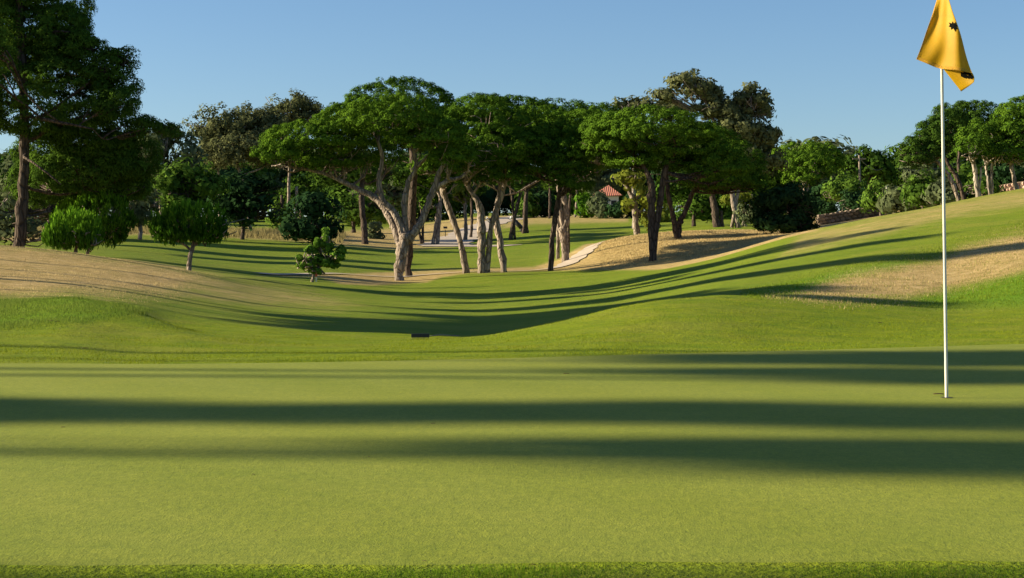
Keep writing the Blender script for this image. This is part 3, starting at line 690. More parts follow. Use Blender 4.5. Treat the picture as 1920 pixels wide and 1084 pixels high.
# garden by the house ---------------------------------------------------
for i, (lb, x, y, rx, ry, Y, lm) in enumerate([
 ('clipped green shrub at the left end of the garden hedge', 985, 385, 22, 24, 165, 'green'),
 ('broad dark green hedge block behind the two golf bags', 1020, 383, 26, 22, 166, 'darkbush'),
 ('clipped green shrub left of the house, nearest the twisted pine', 1058, 384, 20, 22, 166, 'green'),
 ('bright green shrub at the left corner below the red roof', 1096, 383, 17, 24, 158, 'young'),
 ('pale flowering shrub below the red roof', 1122, 385, 18, 24, 156, 'olive'),
 ('dark shrub against the white house wall', 1152, 394, 20, 13, 155, 'darkbush'),
 ('dark shrub right of the white house wall', 1184, 388, 16, 22, 156, 'darkbush'),
 ('grey green shrub between the forked pines', 1290, 400, 34, 30, 150, 'green'),
 ('leafy undergrowth behind the dry hump', 1345, 395, 34, 34, 150, 'green'),
 ('yellow green bush at the foot of the straight hump pine', 1232, 410, 20, 28, 140, 'yellow'),
 ('small round grey shrub beside the bare dark trunk', 702, 438, 12, 18, 125, 'olive'),
 ]):
    add('shrub', lb, Y, [[(x,y+ry+2,5),(x,y,4)]], [(x,y,rx,ry,0),(x+rx*.4,y+ry*.3,rx*.7,ry*.7,-.5)], leafm=lm, bark='bark_dark', nlimb=3, style='round', leaf=.26, clump=.5, per=24, dens=1.2, cap=10000, cat='shrub', crown_name='foliage')

# right side --------------------------------------------------------------
add('eucalyptus', 'tall ragged brown green eucalyptus towering over the right pines', 112,
    [[(1385,440,12),(1375,380,11),(1368,320,10),(1355,260,8),(1330,210,5)],[(1372,330,8),(1400,270,7),(1410,220,5)]],
    [(1285,160,56,24,0),(1245,180,30,14,0),(1330,170,34,24,0),(1355,205,55,28,0),(1405,188,42,30,0),(1430,205,26,20,0),(1375,245,60,36,0),(1420,255,40,30,0),(1448,252,20,20,0),(1395,300,50,40,0),(1345,270,46,30,0),(1440,300,34,30,0)],
    leafm='euc', bark='bark', nlimb=30, style='open', leaf=.19, clump=.42, per=32, dens=1.25, cap=300000, twig=.06)
add('eucalyptus', 'low brown eucalyptus crown just left of the ragged tall one', 128,
    [[(1190,440,9),(1188,350,8),(1190,260,6)]],
    [(1178,198,34,14,0),(1222,202,44,16,0),(1262,210,40,20,0)], leafm='euc', bark='bark_pale', nlimb=8, style='open', leaf=.26, clump=.55, per=30, dens=1.2, cap=26000, twig=.06)
add('stone_pine', 'dark rounded stone pine right of the tall eucalyptus', 122,
    [[(1508,415,12),(1508,380,12),(1512,340,9)]],
    [(1520,300,66,30,2),(1545,305,42,32,2),(1470,318,40,22,-2),(1500,325,46,24,-3),(1485,345,30,14,-4)], leafm='pine', nlimb=10, leaf=.10, clump=.40, per=80, cap=200000)
add('tall_dark_tree', 'dark tree with a peaked top behind the wooden power pole', 138,
    [[(1630,400,10),(1630,360,9),(1628,310,6)]],
    [(1600,322,28,30,0),(1640,315,36,26,0),(1630,290,20,14,0),(1660,330,20,24,0)], leafm='pine_dark', bark='bark_dark', nlimb=6, style='round', leaf=.26, clump=.6, per=30, cap=24000)
add('shrub', 'large rounded blackish bush at the foot of the hill crest', 76,
    [[(1470,436,7),(1468,415,6),(1462,395,4)],[(1480,436,5),(1492,410,4)]],
    [(1480,385,46,40,0),(1440,392,34,34,1),(1508,398,30,32,0),(1470,420,60,18,0)], leafm='darkbush', bark='bark_dark', nlimb=12, style='round', leaf=.14, clump=.34, per=28, dens=1.0, cap=60000, cat='shrub', crown_name='foliage')
for lb, tr, lobes, lm, Y in [
 ('small tree with forked white stems behind the dry hump', [[(1398,430,6),(1392,405,5),(1382,380,4),(1376,360,3)],[(1392,408,4),(1397,385,3),(1396,365,3)]], [(1385,372,30,16,0),(1408,395,24,18,0)], 'yellow', 118),
 ('thick dark double trunk behind the top of the dry hump', [[(1345,428,16),(1340,390,15),(1332,350,12)],[(1355,428,8),(1352,395,7)]], [(1340,345,46,26,0)], 'pine_dark', 116),
 ('scrubby tree at the left foot of the blackish bush', [[(1418,432,5),(1415,405,4)]], [(1415,400,28,26,0)], 'olive', 110),
 ]:
    add('slender_tree', lb, Y, tr, lobes, leafm=lm, bark='bark_pale' if 'white' in lb else 'bark_dark', nlimb=8, style='open', leaf=.2, clump=.42, per=22, cap=14000, twig=.05)
for lb, x, y, rx, ry, Y, lm in [
 ('yellow green topped shrub above the left end of the dry stone wall', 1580, 352, 34, 26, 98, 'green'),
 ('dark shrub directly above the dry stone wall', 1612, 378, 34, 24, 95, 'darkbush'),
 ('pale leafy shrub at the right end of the dry stone wall', 1650, 368, 28, 32, 90, 'green'),
 ('brownish shrub left of the flagstick on the hill crest', 1690, 372, 32, 30, 74, 'olive'),
 ('green shrub in the hedge row behind the flagstick', 1730, 358, 30, 34, 72, 'green'),
 ('brownish shrub in the hedge row left of the leaning trunks', 1765, 362, 24, 28, 71, 'olive'),
 ('leafy shrub under the leaning right hand trunks', 1800, 345, 26, 30, 72, 'green'),
 ('dark shrub at the left end of the hedge above the blackish bush', 1545, 390, 26, 18, 100, 'darkbush'),
 ('dark shrub behind the right hand wall', 1880, 325, 34, 26, 76, 'darkbush'),
 ('low dark shrub beside the upright pale trunk', 1842, 350, 22, 12, 70, 'green'),
 ]:
    add('shrub', lb, Y, [[(x,y+ry+4,4),(x,y,3)],[(x+rx*.4,y+ry+2,3),(x+rx*.3,y,2)]], [(x,y,rx,ry,0),(x-rx*.5,y+ry*.25,rx*.6,ry*.7,.5),(x+rx*.5,y+ry*.3,rx*.6,ry*.7,-.5)], leafm=lm, bark='bark', nlimb=5, style='open', leaf=.16, clump=.36, per=24, dens=1.5, cap=22000, cat='shrub', crown_name='foliage')
for lb, Y, tr, lobes, bk, lm in [
 ('slanting pine at the left of the right hand grove', 68, [[(1800,370,9),(1785,340,9),(1768,315,8),(1752,298,6)]], [(1722,298,36,30,0),(1750,280,30,34,0),(1705,285,20,20,0)], 'bark', 'pine_dark'),
 ('second slanting pine close beside the left one of the right hand grove', 69, [[(1811,368,10),(1795,335,9),(1780,312,8),(1770,290,6)]], [(1775,250,42,38,0),(1750,262,32,32,0)], 'bark_dark', 'pine_dark'),
 ('darker curved pine trunk of the grove with a high dome', 76, [[(1812,368,8),(1803,335,8),(1797,312,7),(1800,260,6)]], [(1840,228,62,32,1),(1800,222,44,28,1),(1855,260,50,30,0)], 'bark_dark', 'pine_dark'),
 ('upright pale pine trunk in the middle of the right hand grove', 62, [[(1835,365,11),(1830,335,10),(1826,308,9),(1824,290,6)],[(1834,340,6),(1840,315,5)]], [(1835,262,36,26,0),(1815,285,30,22,-1),(1855,285,30,20,0)], 'bark_pale', 'pine'),
 ('thin leaning pine trunk near the pink wall', 62.5, [[(1857,361,7),(1852,335,6),(1848,305,6)]], [(1850,280,26,20,0),(1868,255,24,22,0)], 'bark_pale', 'pine'),
 ('short straight pine trunk right of the thin leaning one', 62.5, [[(1861,360,7),(1859,330,7),(1861,300,6)]], [(1895,245,40,36,-.5),(1875,290,30,16,-1)], 'bark_pale', 'pine'),
 ('dark pine trunk standing in front of the pink wall', 62, [[(1907,352,10),(1899,325,9),(1895,290,8)]], [(1915,265,44,36,0),(1900,300,36,18,0),(1950,250,50,40,0)], 'bark', 'pine'),
 ('pine whose crown leaves the right edge of the view', 74, [[(1945,345,10),(1945,300,10)]], [(1930,225,60,34,0),(1985,230,60,40,0)], 'bark', 'pine'),
 ]:
    add('pine_tree', lb, Y, tr, lobes, leafm=lm, bark=bk, nlimb=8, style='umbrella', leaf=.062, clump=.25, per=85, dens=1.15, cap=150000)

for a, k in TR: px_tree(*a, **k)

# backdrop belt of distant trees ------------------------------------------
def copy_tree(o, loc, sc, rz, label):
    r = o.copy(); C.objects.link(r); r.location = loc; r.scale = sc; r.rotation_euler = (0, 0, rz)
    r['label'] = label
    for ch in list(o.children):
        c = ch.copy(); C.objects.link(c); c.parent = r
    return r
rng = np.random.default_rng(11)
protos = []
for k, (lm, st) in enumerate([('pine_dark', 'open'), ('pine_dark', 'open'), ('olive', 'open'), ('darkbush', 'round')]):
    b = np.array([-30.0+k*20, 200.0, 0]); b[2] = float(Fz(b[0], b[1]))
    hh = 7.0
    lb = [(b+np.array([rng.uniform(-1.5, 1.5), rng.uniform(-1, 1), hh*rng.uniform(.35, .85)]), (rng.uniform(1.6, 2.6), rng.uniform(1.5, 2.2), rng.uniform(1.2, 2.0))) for _ in range(7)]
    protos.append(tree('distant_tree', 'distant tree in the belt closing the view behind the course', b,
        [[(b, .25), (b+[.1, 0, 2.5], .2), (b+[0, 0, 5.5], .1)]], lb, leafm=lm, bark='bark_dark', nlimb=6, style=st, leaf=.42, clump=.85, per=26, dens=1.0, cap=9000,
        group='distant trees closing the view', twig=.08))
xx = -500
k = 0
while xx < 2400:
    Y = rng.uniform(165, 235)
    s = rng.uniform(.85, 1.4)
    if 820 < xx < 1230: Y = 262; s *= .85
    X = (xx-960)*Y/FPX
    if xx > 1480: s *= .8
    copy_tree(protos[k % 4], (X, Y, float(Fz(X, Y))-.1), (s*1.15, s, s*rng.uniform(.85, 1.15)), rng.uniform(0, 6.28), 'distant tree in the belt closing the view behind the course')
    xx += rng.uniform(17, 34); k += 1

rng = np.random.default_rng(6); random.seed(3)
# trees outside the left edge; they throw the long shadows --------------------
tanE = math.tan(R(SUN_EL))
OFF = [ # X, shadow Y on the view axis, height to crown bottom, crown height, crown radius, trunk radius
 (-22,3.55,6.6,4.6,.42,.1),
 (-28,6.42,10.2,4.2,.75,.2),
 (-27,6.85,9.6,1.5,.3,.06),
 (-27,8.25,7.2,7.0,1.0,.24),
 (-28,10.95,10.6,4.0,.50,.12),
 (-27,11.6,10.0,4.6,.6,.13),
 (-28,13.0,10.4,4.5,1.15,.10),
 (-26,14.6,10.4,3.0,.9,.15),
 (-14,23.2,3.2,2.2,1.3,.07),
 (-17,24.8,4.6,2.4,1.6,.09),
 (-15,27.2,3.5,2.3,1.5,.20),
 (-19,28.0,5.4,2.2,1.7,.10),
 (-18,30.6,4.6,2.2,1.1,.18),
 (-18,34.5,4.6,5.4,1.1,.15),
 (-20,40.3,5.4,4.9,.9,.20),
 (-30,77.0,5.0,3.5,1.8,.2),
 (-34,84.0,4.5,4.5,2.4,.2),
 (-38,96.0,4.5,4.5,2.4,.2),
]
for X, Y, zb, ch, cr, tr in OFF:
    Y = Y-X*math.tan(R(SUN_AZ)); z0 = float(Fz(X, Y)); b = np.array([X, Y, z0])
    lb = []
    nl = max(4 if 20 < Y < 34 else 2, int(ch/(1.3*min(cr, 1.6)))+1)
    for q_ in range(nl):
        f = (q_+.5)/nl
        lb.append((b+np.array([rng.uniform(-.5, .5)*cr, rng.uniform(-.4, .4)*cr, zb+ch*f]), (cr*rng.uniform(.7, 1), cr*rng.uniform(.65, .9), ch/nl*.75)))
    tree('pine_tree', 'tall slender pine standing beyond the left edge of the view', b,
         [[(b, tr), (b+[.1, .05, zb*.5], tr*.85), (b+[0, 0, zb], tr*.7), (b+[0, 0, zb+ch*.8], tr*.3)]], lb, leafm='pine_dark', bark='bark_dark',
         group='pines beyond the left edge of the view', nlimb=8, style='round' if Y > 20 else 'open', leaf=.22, clump=.36, per=24, dens=1.15 if Y > 20 else 1.1, cap=9000)

# ------------------------------------------------------------------ flagstick and flag
fb = P(1775, 748, 9.29); fb[2] = 0.006
ft = P(1764, -10, 9.29)
root = empty('golf_flagstick', fb)
tag(root, 'tall white flagstick with a limp yellow flag, standing in the hole on the green', 'flagstick')
metal = plain('painted_stick', (.66,.62,.52), .35, 0, 40, .06)
mb = MB(); pts = np.array([fb+(ft-fb)*t_ for t_ in np.linspace(-.03, 1, 24)])
mb.tube(pts, np.linspace(.0095, .0075, 24), 16); mb.build('pole', metal, root, True, fb)
mb = MB(); mb.tube([ft+[0, 0, -.005], ft+[0, 0, .012], ft+[0, 0, .03]], [.013, .016, .006], 14); mb.build('pole_cap', metal, root, True, fb)
mhole_shade, t, out = nt('hole_shade_black'); p = N(t, 'ShaderNodeBsdfPrincipled', Roughness=.9); p.inputs['Base Color'].default_value = (.02,.02,.015,1); t.links.new(p.outputs[0], out.inputs[0])
a_ = np.linspace(0, 2*math.pi, 24, endpoint=False)
hole_disc = MB(); hole_disc.add([(fb[0]+.034*math.cos(u), fb[1]+.04*math.sin(u), .0085) for u in a_], [tuple(range(24))])  # flat black disc on the turf, painted shade for the inside of the hole
o = hole_disc.build('hole_shade', mhole_shade, root, False, fb)
def flag_mat():
    m, t, out = nt('yellow_cloth')
    co = N(t, 'ShaderNodeTexCoord').outputs['Object']
    c = ramp(t, [(.3, (.72,.43,.001)), (.7, (.84,.53,.003))], noise(t, co, 12, 5, .6)).outputs[0]
    w = noise(t, co, 90, 3, .8)
    d = N(t, 'ShaderNodeBsdfPrincipled', Roughness=.6); tr = N(t, 'ShaderNodeBsdfTranslucent')
    b = N(t, 'ShaderNodeBump', Strength=.35, Distance=.004); t.links.new(mth(t, 'ADD', mth(t,'MULTIPLY',w,.3), noise(t, co, 16, 3, .5, (1,1,.4))), b.inputs['Height']); t.links.new(b.outputs[0], d.inputs['Normal'])
    t.links.new(c, d.inputs['Base Color']); t.links.new(c, tr.inputs[0])
    mx = N(t, 'ShaderNodeMixShader'); mx.inputs[0].default_value = .5
    t.links.new(d.outputs[0], mx.inputs[1]); t.links.new(tr.outputs[0], mx.inputs[2]); t.links.new(mx.outputs[0], out.inputs[0]); return m
YF = 9.29
def lerp(pts, v):
    ys = [p[1] for p in pts]; return np.interp(v, ys, [p[0] for p in pts])
NV, NU = 60, 34
def flag_pt(u, v):           # main sheet, u across 0..1, v down 0..1
    yl = -6+118*v; yr = -6+150*v
    xl = np.interp(v, [0, .3, .7, 1], [1757, 1745, 1729, 1716]); xr = np.interp(v, [0, .2, .5, .8, 1], [1771, 1777, 1788, 1799, 1806])
    yb = yl+(yr-yl)*u+ (5*math.sin(math.pi*u) if v > .5 else 5*math.sin(math.pi*u)*v*2)
    x = xl+(xr-xl)*u
    dep = -.022-.17*u*(.25+.75*v)-.020*v*math.sin(u*7.2+1.2+1.5*v)-.012*v*math.sin(u*13+v*5)-.012*math.sin(v*9+u*4)*v
    return P(x, yb, YF)+np.array([0, dep, 0])
def tail_pt(u, v):           # folded tail behind the hem
    a = np.array([1758+u*48, 126+u*13.0]); b = np.array([1796+u*13, 174-u*13.0])
    q_ = a+(b-a)*v
    dep = -.07-.085*u-.02*math.sin(u*3.1)*v-.03*v*u
    return P(q_[0]+3*math.sin(math.pi*v)*u, q_[1], YF)+np.array([0, dep, 0])
fl = MB()
Vf = [flag_pt(i/(NU-1), j/(NV-1)) for j in range(NV) for i in range(NU)]
Ff = [(j*NU+i, j*NU+i+1, (j+1)*NU+i+1, (j+1)*NU+i) for j in range(NV-1) for i in range(NU-1)]
fl.add(Vf, Ff)
Vt = [tail_pt(i/15, j/15) for j in range(16) for i in range(16)]
fl.add(Vt, [(j*16+i, j*16+i+1, (j+1)*16+i+1, (j+1)*16+i) for j in range(15) for i in range(15)])
fo = fl.build('flag', flag_mat(), root, True, fb)
sm = fo.modifiers.new('thickness', 'SOLIDIFY'); sm.thickness = .0012
stitch = plain('orange_stitching', (.50,.25,.005), .8, 0, 150, .6)
hm = MB()
for fpt, vs, n in ((lambda u, v: flag_pt(u, v), (.955, .998), 33), ):
    Vh = []
    for j in range(4):
        for i in range(n+1):
            pnt = fpt(i/n, vs[0]+(vs[1]-vs[0])*j/3); Vh.append(pnt+np.array([0, -.003, 0]))
    hm.add(Vh, [(j*(n+1)+i, j*(n+1)+i+1, (j+1)*(n+1)+i+1, (j+1)*(n+1)+i) for j in range(3) for i in range(n)])
Vh = []
for j in range(41):
    for i in range(2): Vh.append(flag_pt(.0+.035*i, j/40)+np.array([0, -.003, 0]))
hm.add(Vh, [(j*2, j*2+1, j*2+3, j*2+2) for j in range(40)])
hm.build('hem', stitch, fo, True, fb)
black = plain('black_embroidery', (.006,.006,.005), 1.0, 0, 100, .3)
black.node_tree.nodes['Principled BSDF'].inputs['Specular IOR Level'].default_value = .05
em = MB()
def patch(fn, poly, k=10):
    c = np.mean(poly, 0); V_ = [fn(*c)]; n = len(poly)
    for p_ in poly: V_.append(fn(*p_))
    em.add([q_+np.array([0, -.005, 0]) for q_ in V_], [(0, 1+i, 1+(i+1) % n) for i in range(n)])
rads = [.15,.09,.17,.10,.19,.08,.15,.10,.16,.12,.18,.09,.15,.08,.17,.10]
patch(flag_pt, [(min(.99, .84+r_*math.cos(k*6.283/16)), .405+r_*.42*math.sin(k*6.283/16)) for k, r_ in enumerate(rads)])
em.build('emblem', black, fo, False, fb); em = MB()
def ring(fn, cu, cv, ru, rv): patch(fn, [(cu+ru*math.cos(a)*(1+.25*math.sin(3*a)), cv+rv*math.sin(a)*(1+.2*math.cos(4*a))) for a in np.linspace(0, 6.283, 14)[:-1]])
ring(tail_pt, .58, .40, .13, .17); ring(tail_pt, .78, .24, .15, .15); ring(tail_pt, .84, .48, .12, .2); ring(tail_pt, .70, .55, .05, .08)
em.build('emblem', black, fo, False, fb)

# ------------------------------------------------------------------ small things
def ground_at(x, y, Y): p_ = P(x, y, Y); p_[2] = float(Fz(p_[0], p_[1])); return p_
dark = plain('black_plastic', (.012,.012,.014), .5, 0, 30, .2)
red = plain('red_paint', (.45,.05,.03), .6, 0, 30, .15)
white = plain('white_paint', (.7,.68,.62), .6, 0, 30, .1)
# rake lying on the lip
rp = ground_at(788, 637, 19.0)
r_ = empty('rake', rp); tag(r_, 'black toothed rake head with a thin handle lying on the lip of the hollow', 'rake')
mb = MB(); mb.box(rp+[0, 0, .045], (.20, .03, .042), .1); 
mb.build('rake_head', dark, r_, False, rp)
mb = MB()
for k in range(14):
    u = -.09+.18*k/13; mb.tube([rp+[u*math.cos(.1), u*math.sin(.1), .032], rp+[u*math.cos(.1), u*math.sin(.1)-.008, -.004]], [.0035, .002], 5)
mb.build('tine', dark, r_, False, rp)
hx = rp+[.42, .35, 0]; hx[2] = float(Fz(hx[0], hx[1]))+.02
mb = MB(); mb.tube([rp+[.09, .01, .035], (rp+hx)/2+[0, 0, .03], hx], [.006, .006, .006], 8); mb.build('handle', plain('grey_handle', (.12,.12,.12), .5), r_, True, rp)
# marker posts
for x, y, Y, h_, lb in [(593,531,57,.28,'short white post with a red tip beside the ragged sapling'), (835,448,130,.9,'small dark marker post on the far slope by the cart path')]:
    b_ = ground_at(x, y, Y); o = empty('marker_post', b_); tag(o, lb, 'marker post')
    mb = MB(); mb.box(b_+[0, 0, h_*.3], (.05, .05, h_*.6+.04)); mb.build('post', white if Y < 100 else dark, o, False, b_)
    mb = MB(); mb.box(b_+[0, 0, h_*.8], (.06, .06, h_*.4)) if Y < 100 else mb.box(b_+[0, 0, h_*.8], (.30, .03, .16)); mb.build('tip' if Y < 100 else 'sign_plate', red if Y < 100 else dark, o, False, b_)
# golf trolleys with bags
wheelm = plain('rubber', (.02,.02,.02), .8)
for x, y, Y, lb, sgn in [(927,437,134,'dark golf bag on a trolley, the left of two beside the far path', 1), (972,433,132,'dark golf bag on a trolley, the right of two, under the grey trunks', -1)]:
    b_ = ground_at(x, y, Y); o = empty('golf_trolley', b_); tag(o, lb, 'golf trolley', 'golf bags on trolleys')
    mb = MB(); mb.tube([b_+[.35, 0, .22], b_+[0, 0, .6], b_+[-.45, 0, 1.02]], [.17, .18, .17], 12); mb.build('bag', dark, o, True, b_)
    mb = MB()
    for k in range(6): mb.tube([b_+[-.42, -.08+.03*k, 1.0], b_+[-.58-.02*k, -.08+.03*k, 1.22-.03*k]], [.012, .025], 6)
    mb.build('golf_club', plain('steel', (.4,.4,.42), .3, .9), o, True, b_)
    mb = MB(); mb.tube([b_+[.4, 0, .15], b_+[-.2, 0, .75], b_+[-.8, 0, 1.05]], .02, 6); mb.build('frame', dark, o, True, b_)
    for s_ in (-1, 1):
        mb = MB(); mb.tube([b_+[.25, s_*.30-.02, .15], b_+[.25, s_*.30+.02, .15]], [.15, .15], 16); mb.build('wheel', wheelm, o, True, b_)
# fallen leaf and small debris on the green
leafb = plain('dry_leaf', (.09,.045,.02), .8)
for x, y, lb, sc in [(1760,741,'curled brown leaf on the green just left of the flagstick',.030), (812,796,'tiny dark pine scale on the middle of the green',.010), (118,803,'tiny dark pine scale at the left of the green',.010),
                     (1062,702,'dark speck of debris on the green beneath the tree shadows',.02), (1000,1062,'small dark seed on the near edge of the green',.006)]:
    Y = FPX*(H-.006)/(y-YH); b_ = P(x, y, Y)
    mb = MB(); V_ = []
    for i in range(7):
        t_ = i/6; w_ = sc*.35*math.sin(math.pi*min(max(t_, .03), .97))
        for s_ in (-1, 0, 1): V_.append(b_+[(t_-.5)*2*sc, s_*w_, .004+.005*(sc/.03)*(abs(s_)*.8+math.sin(math.pi*t_)*.4)])
    mb.add(V_, [(i*3+j, i*3+j+1, (i+1)*3+j+1, (i+1)*3+j) for i in range(6) for j in range(2)])
    o = mb.build('dry_leaf', leafb, None, True, b_); o.location = tuple(b_)
    tag(o, lb, 'leaf'); sm = o.modifiers.new('t', 'SOLIDIFY'); sm.thickness = .001

for k, (x, y, Y) in enumerate([(42,603,18),(60,607,17.8),(96,611,17.6),(108,613,17.5),(112,622,16.8),(160,657,14.6),(1520,474,42),(1543,467,42),(1556,462,42),(1712,575,22.6),(1650,605,18.8),(930,640,18),(540,560,34)]):
    b_ = ground_at(x, y, Y)
    me = bpy.data.objects['dry_leaf'].copy(); C.objects.link(me); me.location = tuple(b_+[0, 0, .02]); me.scale = (.9, .9, 1.0); me.rotation_euler = (0, 0, k*1.3)
    me['label'] = 'small dead leaf scattered on the mounds beyond the green'; me['group'] = 'dead leaves on the mounds'
for k, (x, y, z_) in enumerate([(629,762,.5),(131,842,.35),(270,841,.3),(475,890,.35),(276,886,.25),(517,996,.3),(796,1053,.35),(498,701,.5),(692,857,.4),(1180,905,.3),(1445,830,.3),(1510,955,.25)]):
    b_ = P(x, y, FPX*(H-.006)/(y-YH))
    me = bpy.data.objects['dry_leaf'].copy(); C.objects.link(me); me.location = tuple(b_); me.scale = (z_*.6, z_*.9, z_*.6); me.rotation_euler = (0, 0, k*2.1)
    me['label'] = 'tiny dark speck of dried leaf on the open green'; me['group'] = 'specks on the open green'
# house ------------------------------------------------------------------
def tile_mat():
    m, t, out = nt('terracotta_tiles')
    co = N(t, 'ShaderNodeTexCoord').outputs['Object']
    w = N(t, 'ShaderNodeTexWave', Scale=1.6, Distortion=.6); t.links.new(co, w.inputs['Vector'])
    c = ramp(t, [(.2, (.24,.07,.045)), (.8, (.45,.16,.10))], noise(t, co, 4, 5, .7)).outputs[0]
    c = mixc(t, .5, c, mixc(t, w.outputs['Fac'], (.16,.05,.035), (.44,.17,.10)))
    b = N(t, 'ShaderNodeBump', Strength=.8, Distance=.08); t.links.new(w.outputs['Fac'], b.inputs['Height'])
    p = N(t, 'ShaderNodeBsdfPrincipled', Roughness=.9); t.links.new(c, p.inputs['Base Color']); t.links.new(b.outputs[0], p.inputs['Normal']); t.links.new(p.outputs[0], out.inputs[0]); return m
hb = ground_at(1140, 400, 176)
ho = empty('house', hb); tag(ho, 'white walled house with a red tiled roof behind the garden shrubs', 'house')
s_ = 176/FPX
zt = P(0, 368, 176)[2]-hb[2]
wall = plain('white_render', (.72,.70,.66), .9, 0, 2, .05, .1)
mb = MB(); x0, x1 = P(1112, 0, 176)[0]-hb[0], P(1160, 0, 176)[0]-hb[0]; x2 = P(1136, 0, 176)[0]-hb[0]
mb.box((( x0+x1)/2, 3, zt/2), (x1-x0, 6, zt)); mb.build('wall', wall, ho)
mb = MB(); e_ = .35; zr = zt+1.3
A = [(x0-e_, -e_, zt-.05), (x1+e_, -e_, zt+.1), (x1+e_, 6+e_, zt+.1), (x0-e_, 6+e_, zt-.05), (x0+1.6, 3, zr-.2), (x1-.9, 3, zr)]
mb.add(A, [(0,1,5,4), (1,2,5), (2,3,4,5), (3,0,4), (0,3,2,1)]); mb.build('roof', tile_mat(), ho)
mb = MB(); mb.box((x1-.5, -.02, zt-.9), (.55, .06, .9)); w_ = mb.build('window', dark, ho)
mb = MB(); mb.box((x1-.5, -.07, zt-.9), (.7, .05, .06)); mb.box((x1-.5, -.07, zt-1.4), (.75, .07, .06)); mb.build('frame', white, w_)

# stone walls ------------------------------------------------------------------
def stone_wall(label, pts, h_, thick, mat, capm=None):
    c = smooth_path([ground_at(*p_) for p_ in pts], 40); c[:, 2] = Fz(c[:, 0], c[:, 1])
    base = c[0].copy(); o = empty('stone_wall', base); tag(o, label, 'wall')
    mb = MB(); L = np.linalg.norm(np.diff(c, axis=0), axis=1).sum()
    nst = int(L/.28); 
    for row in range(int(h_/.17)+1):
        for k in range(nst):
            t_ = (k+.5*(row % 2)+rng.uniform(-.15, .15))/nst
            if t_ > 1: continue
            i = t_*39; i0 = min(int(i), 38); p_ = c[i0]+(c[i0+1]-c[i0])*(i-i0)
            sx, sz = rng.uniform(.2, .34)/2, rng.uniform(.12, .2)/2
            cc = p_+np.array([0, rng.uniform(-.03, .03), .08+row*.17])
            a = rng.normal(size=(14, 3)); a /= np.linalg.norm(a, axis=1)[:, None]
            # rounded stone: squashed 8-gon prism
            n0 = 8; V_ = []
            for y_ in (-thick/2, thick/2):
                for q_ in range(n0):
                    th = 2*math.pi*q_/n0; rr = rng.uniform(.85, 1.1)
                    V_.append(cc+np.array([sx*rr*math.cos(th), y_*(1+.1*rng.uniform(-1, 1)), sz*rr*math.sin(th)]))
            mb.add(V_, [tuple(range(n0)), tuple(reversed(range(n0, 2*n0)))]+[(q_, n0+q_, n0+(q_+1) % n0, (q_+1) % n0) for q_ in range(n0)])
    mb.build('stonework', mat, o, False, base)
    mb = MB()
    for i in range(39):
        p_ = (c[i]+c[i+1])/2; d_ = c[i+1]-c[i]; mb.box(p_+[0, .03, h_/2], (np.hypot(d_[0], d_[1])*1.0, thick*.7, h_), math.atan2(d_[1], d_[0]))
    mb.build('core', plain('wall_earth', (.10,.075,.05), .95), o, False, base)
stone_wall('rough dry stone retaining wall above the short pale path', [(1535,416,90),(1580,414,91),(1640,410,92),(1670,405,92)], .62, .5, plain('brown_stone', (.20,.15,.11), .95, 0, 2.5, .5, .4))
stone_wall('pinkish stone wall behind the trunks at the right edge', [(1840,350,72),(1880,347,71),(1930,340,70),(2050,325,68)], .5, .4, plain('pink_stone', (.42,.27,.20), .95, 0, 2.5, .35, .4))

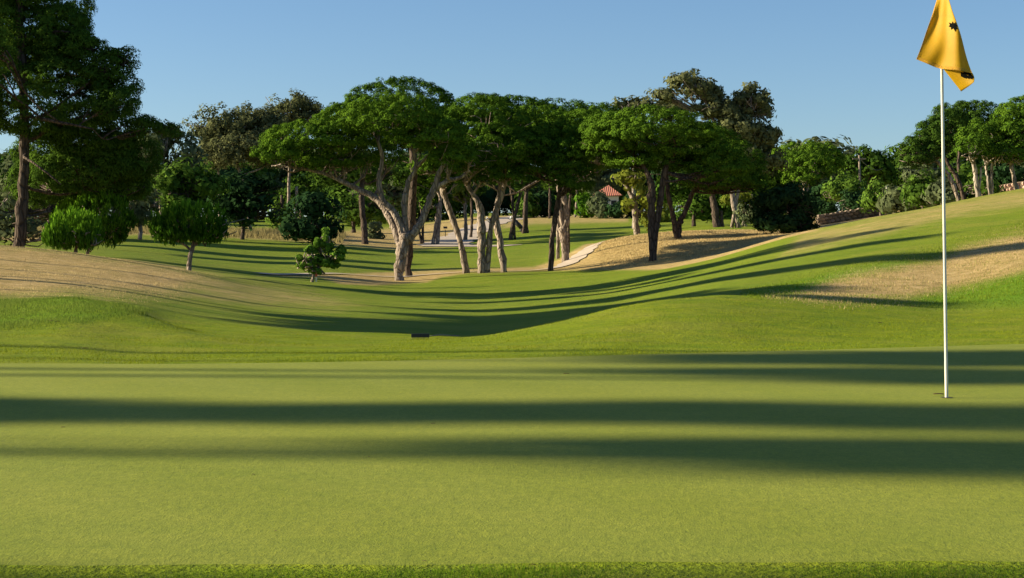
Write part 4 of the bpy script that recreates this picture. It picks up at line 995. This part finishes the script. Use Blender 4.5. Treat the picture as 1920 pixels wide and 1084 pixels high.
# power poles and wires ----------------------------------------------------------
pole_m = plain('weathered_wood', (.20,.16,.12), .9, 0, 8, .3)
pole_g = plain('grey_concrete', (.50,.50,.48), .9, 0, 8, .1)
tops = []
for x, yb, yt, Y, w_, lb, mt in [(1614,372,291,118,.17,'brown wooden power pole above the shrubs', pole_m), (1664,365,309,140,.15,'pale grey power pole right of the wooden one', pole_g)]:
    b_ = ground_at(x, yb, Y); tp = P(x-3, yt, Y)
    o = empty('power_pole', b_); tag(o, lb, 'power pole')
    mb = MB(); mb.tube([b_-[0, 0, .2], (b_+tp)/2, tp], [w_/2*1.15, w_/2, w_/2*.8], 10); mb.build('pole', mt, o, True, b_)
    mb = MB(); mb.box(tp-[0, 0, .25], (.9, .08, .1)); mb.build('crossarm', mt, o, False, b_)
    tops.append(tp)
wm = plain('wire_black', (.03,.03,.03), .6)
for (a, b_, lb) in [(tops[0], tops[1], 'thin black wire between the two power poles'), (tops[1], P(1830, 296, 150), 'thin black wire running right from the grey pole'), (tops[1]-[0, 0, .3], P(1830, 288, 150), 'lower sagging wire running right from the grey pole')]:
    mb = MB(); n = 14; pts = [a+(b_-a)*(i/(n-1))-np.array([0, 0, .5*math.sin(math.pi*i/(n-1))+.2]) for i in range(n)]
    mb.tube(pts, .02, 5); o = mb.build('power_wire', wm, None, True, a); o.location = tuple(a); tag(o, lb, 'wire')

# ------------------------------------------------------------------ world, sun, camera
sc = bpy.context.scene
w = bpy.data.worlds.new('World'); sc.world = w; w.use_nodes = True
t = w.node_tree; bg = t.nodes['Background']
sky = t.nodes.new('ShaderNodeTexSky'); sky.sky_type = 'NISHITA'; sky.sun_disc = False
sky.sun_elevation = R(SUN_EL); sky.sun_rotation = R(-90+SUN_AZ); sky.air_density = .9; sky.dust_density = .5; sky.ozone_density = 3.8; sky.altitude = 100
hs = t.nodes.new('ShaderNodeHueSaturation'); hs.inputs['Saturation'].default_value = 1.04
t.links.new(sky.outputs[0], hs.inputs['Color']); t.links.new(hs.outputs[0], bg.inputs[0]); bg.inputs[1].default_value = .056
sun = bpy.data.lights.new('Sun', 'SUN'); sun.energy = 5.0; sun.angle = R(.95); sun.color = (1.0, .87, .60)
so = bpy.data.objects.new('Sun', sun); C.objects.link(so)
from mathutils import Vector
dirv = Vector((-math.cos(R(SUN_EL))*math.cos(R(SUN_AZ)), math.cos(R(SUN_EL))*math.sin(R(SUN_AZ)), math.sin(R(SUN_EL))))
so.rotation_euler = dirv.to_track_quat('Z', 'Y').to_euler()
cam = bpy.data.cameras.new('Camera'); co = bpy.data.objects.new('Camera', cam); C.objects.link(co)
co.location = (0, 0, H); co.rotation_euler = (R(90), 0, 0)
cam.sensor_width = 36; cam.lens = FPX/1920*36; cam.shift_y = (YH-542)/1920*1.0; cam.clip_start = .1; cam.clip_end = 3000
sc.camera = co
sc.view_settings.view_transform = 'Standard'; sc.view_settings.look = 'None'; sc.view_settings.exposure = 1.36; sc.view_settings.gamma = 1
sc.render.engine = 'CYCLES'
sc.cycles.max_bounces = 6; sc.cycles.diffuse_bounces = 3; sc.cycles.transmission_bounces = 4
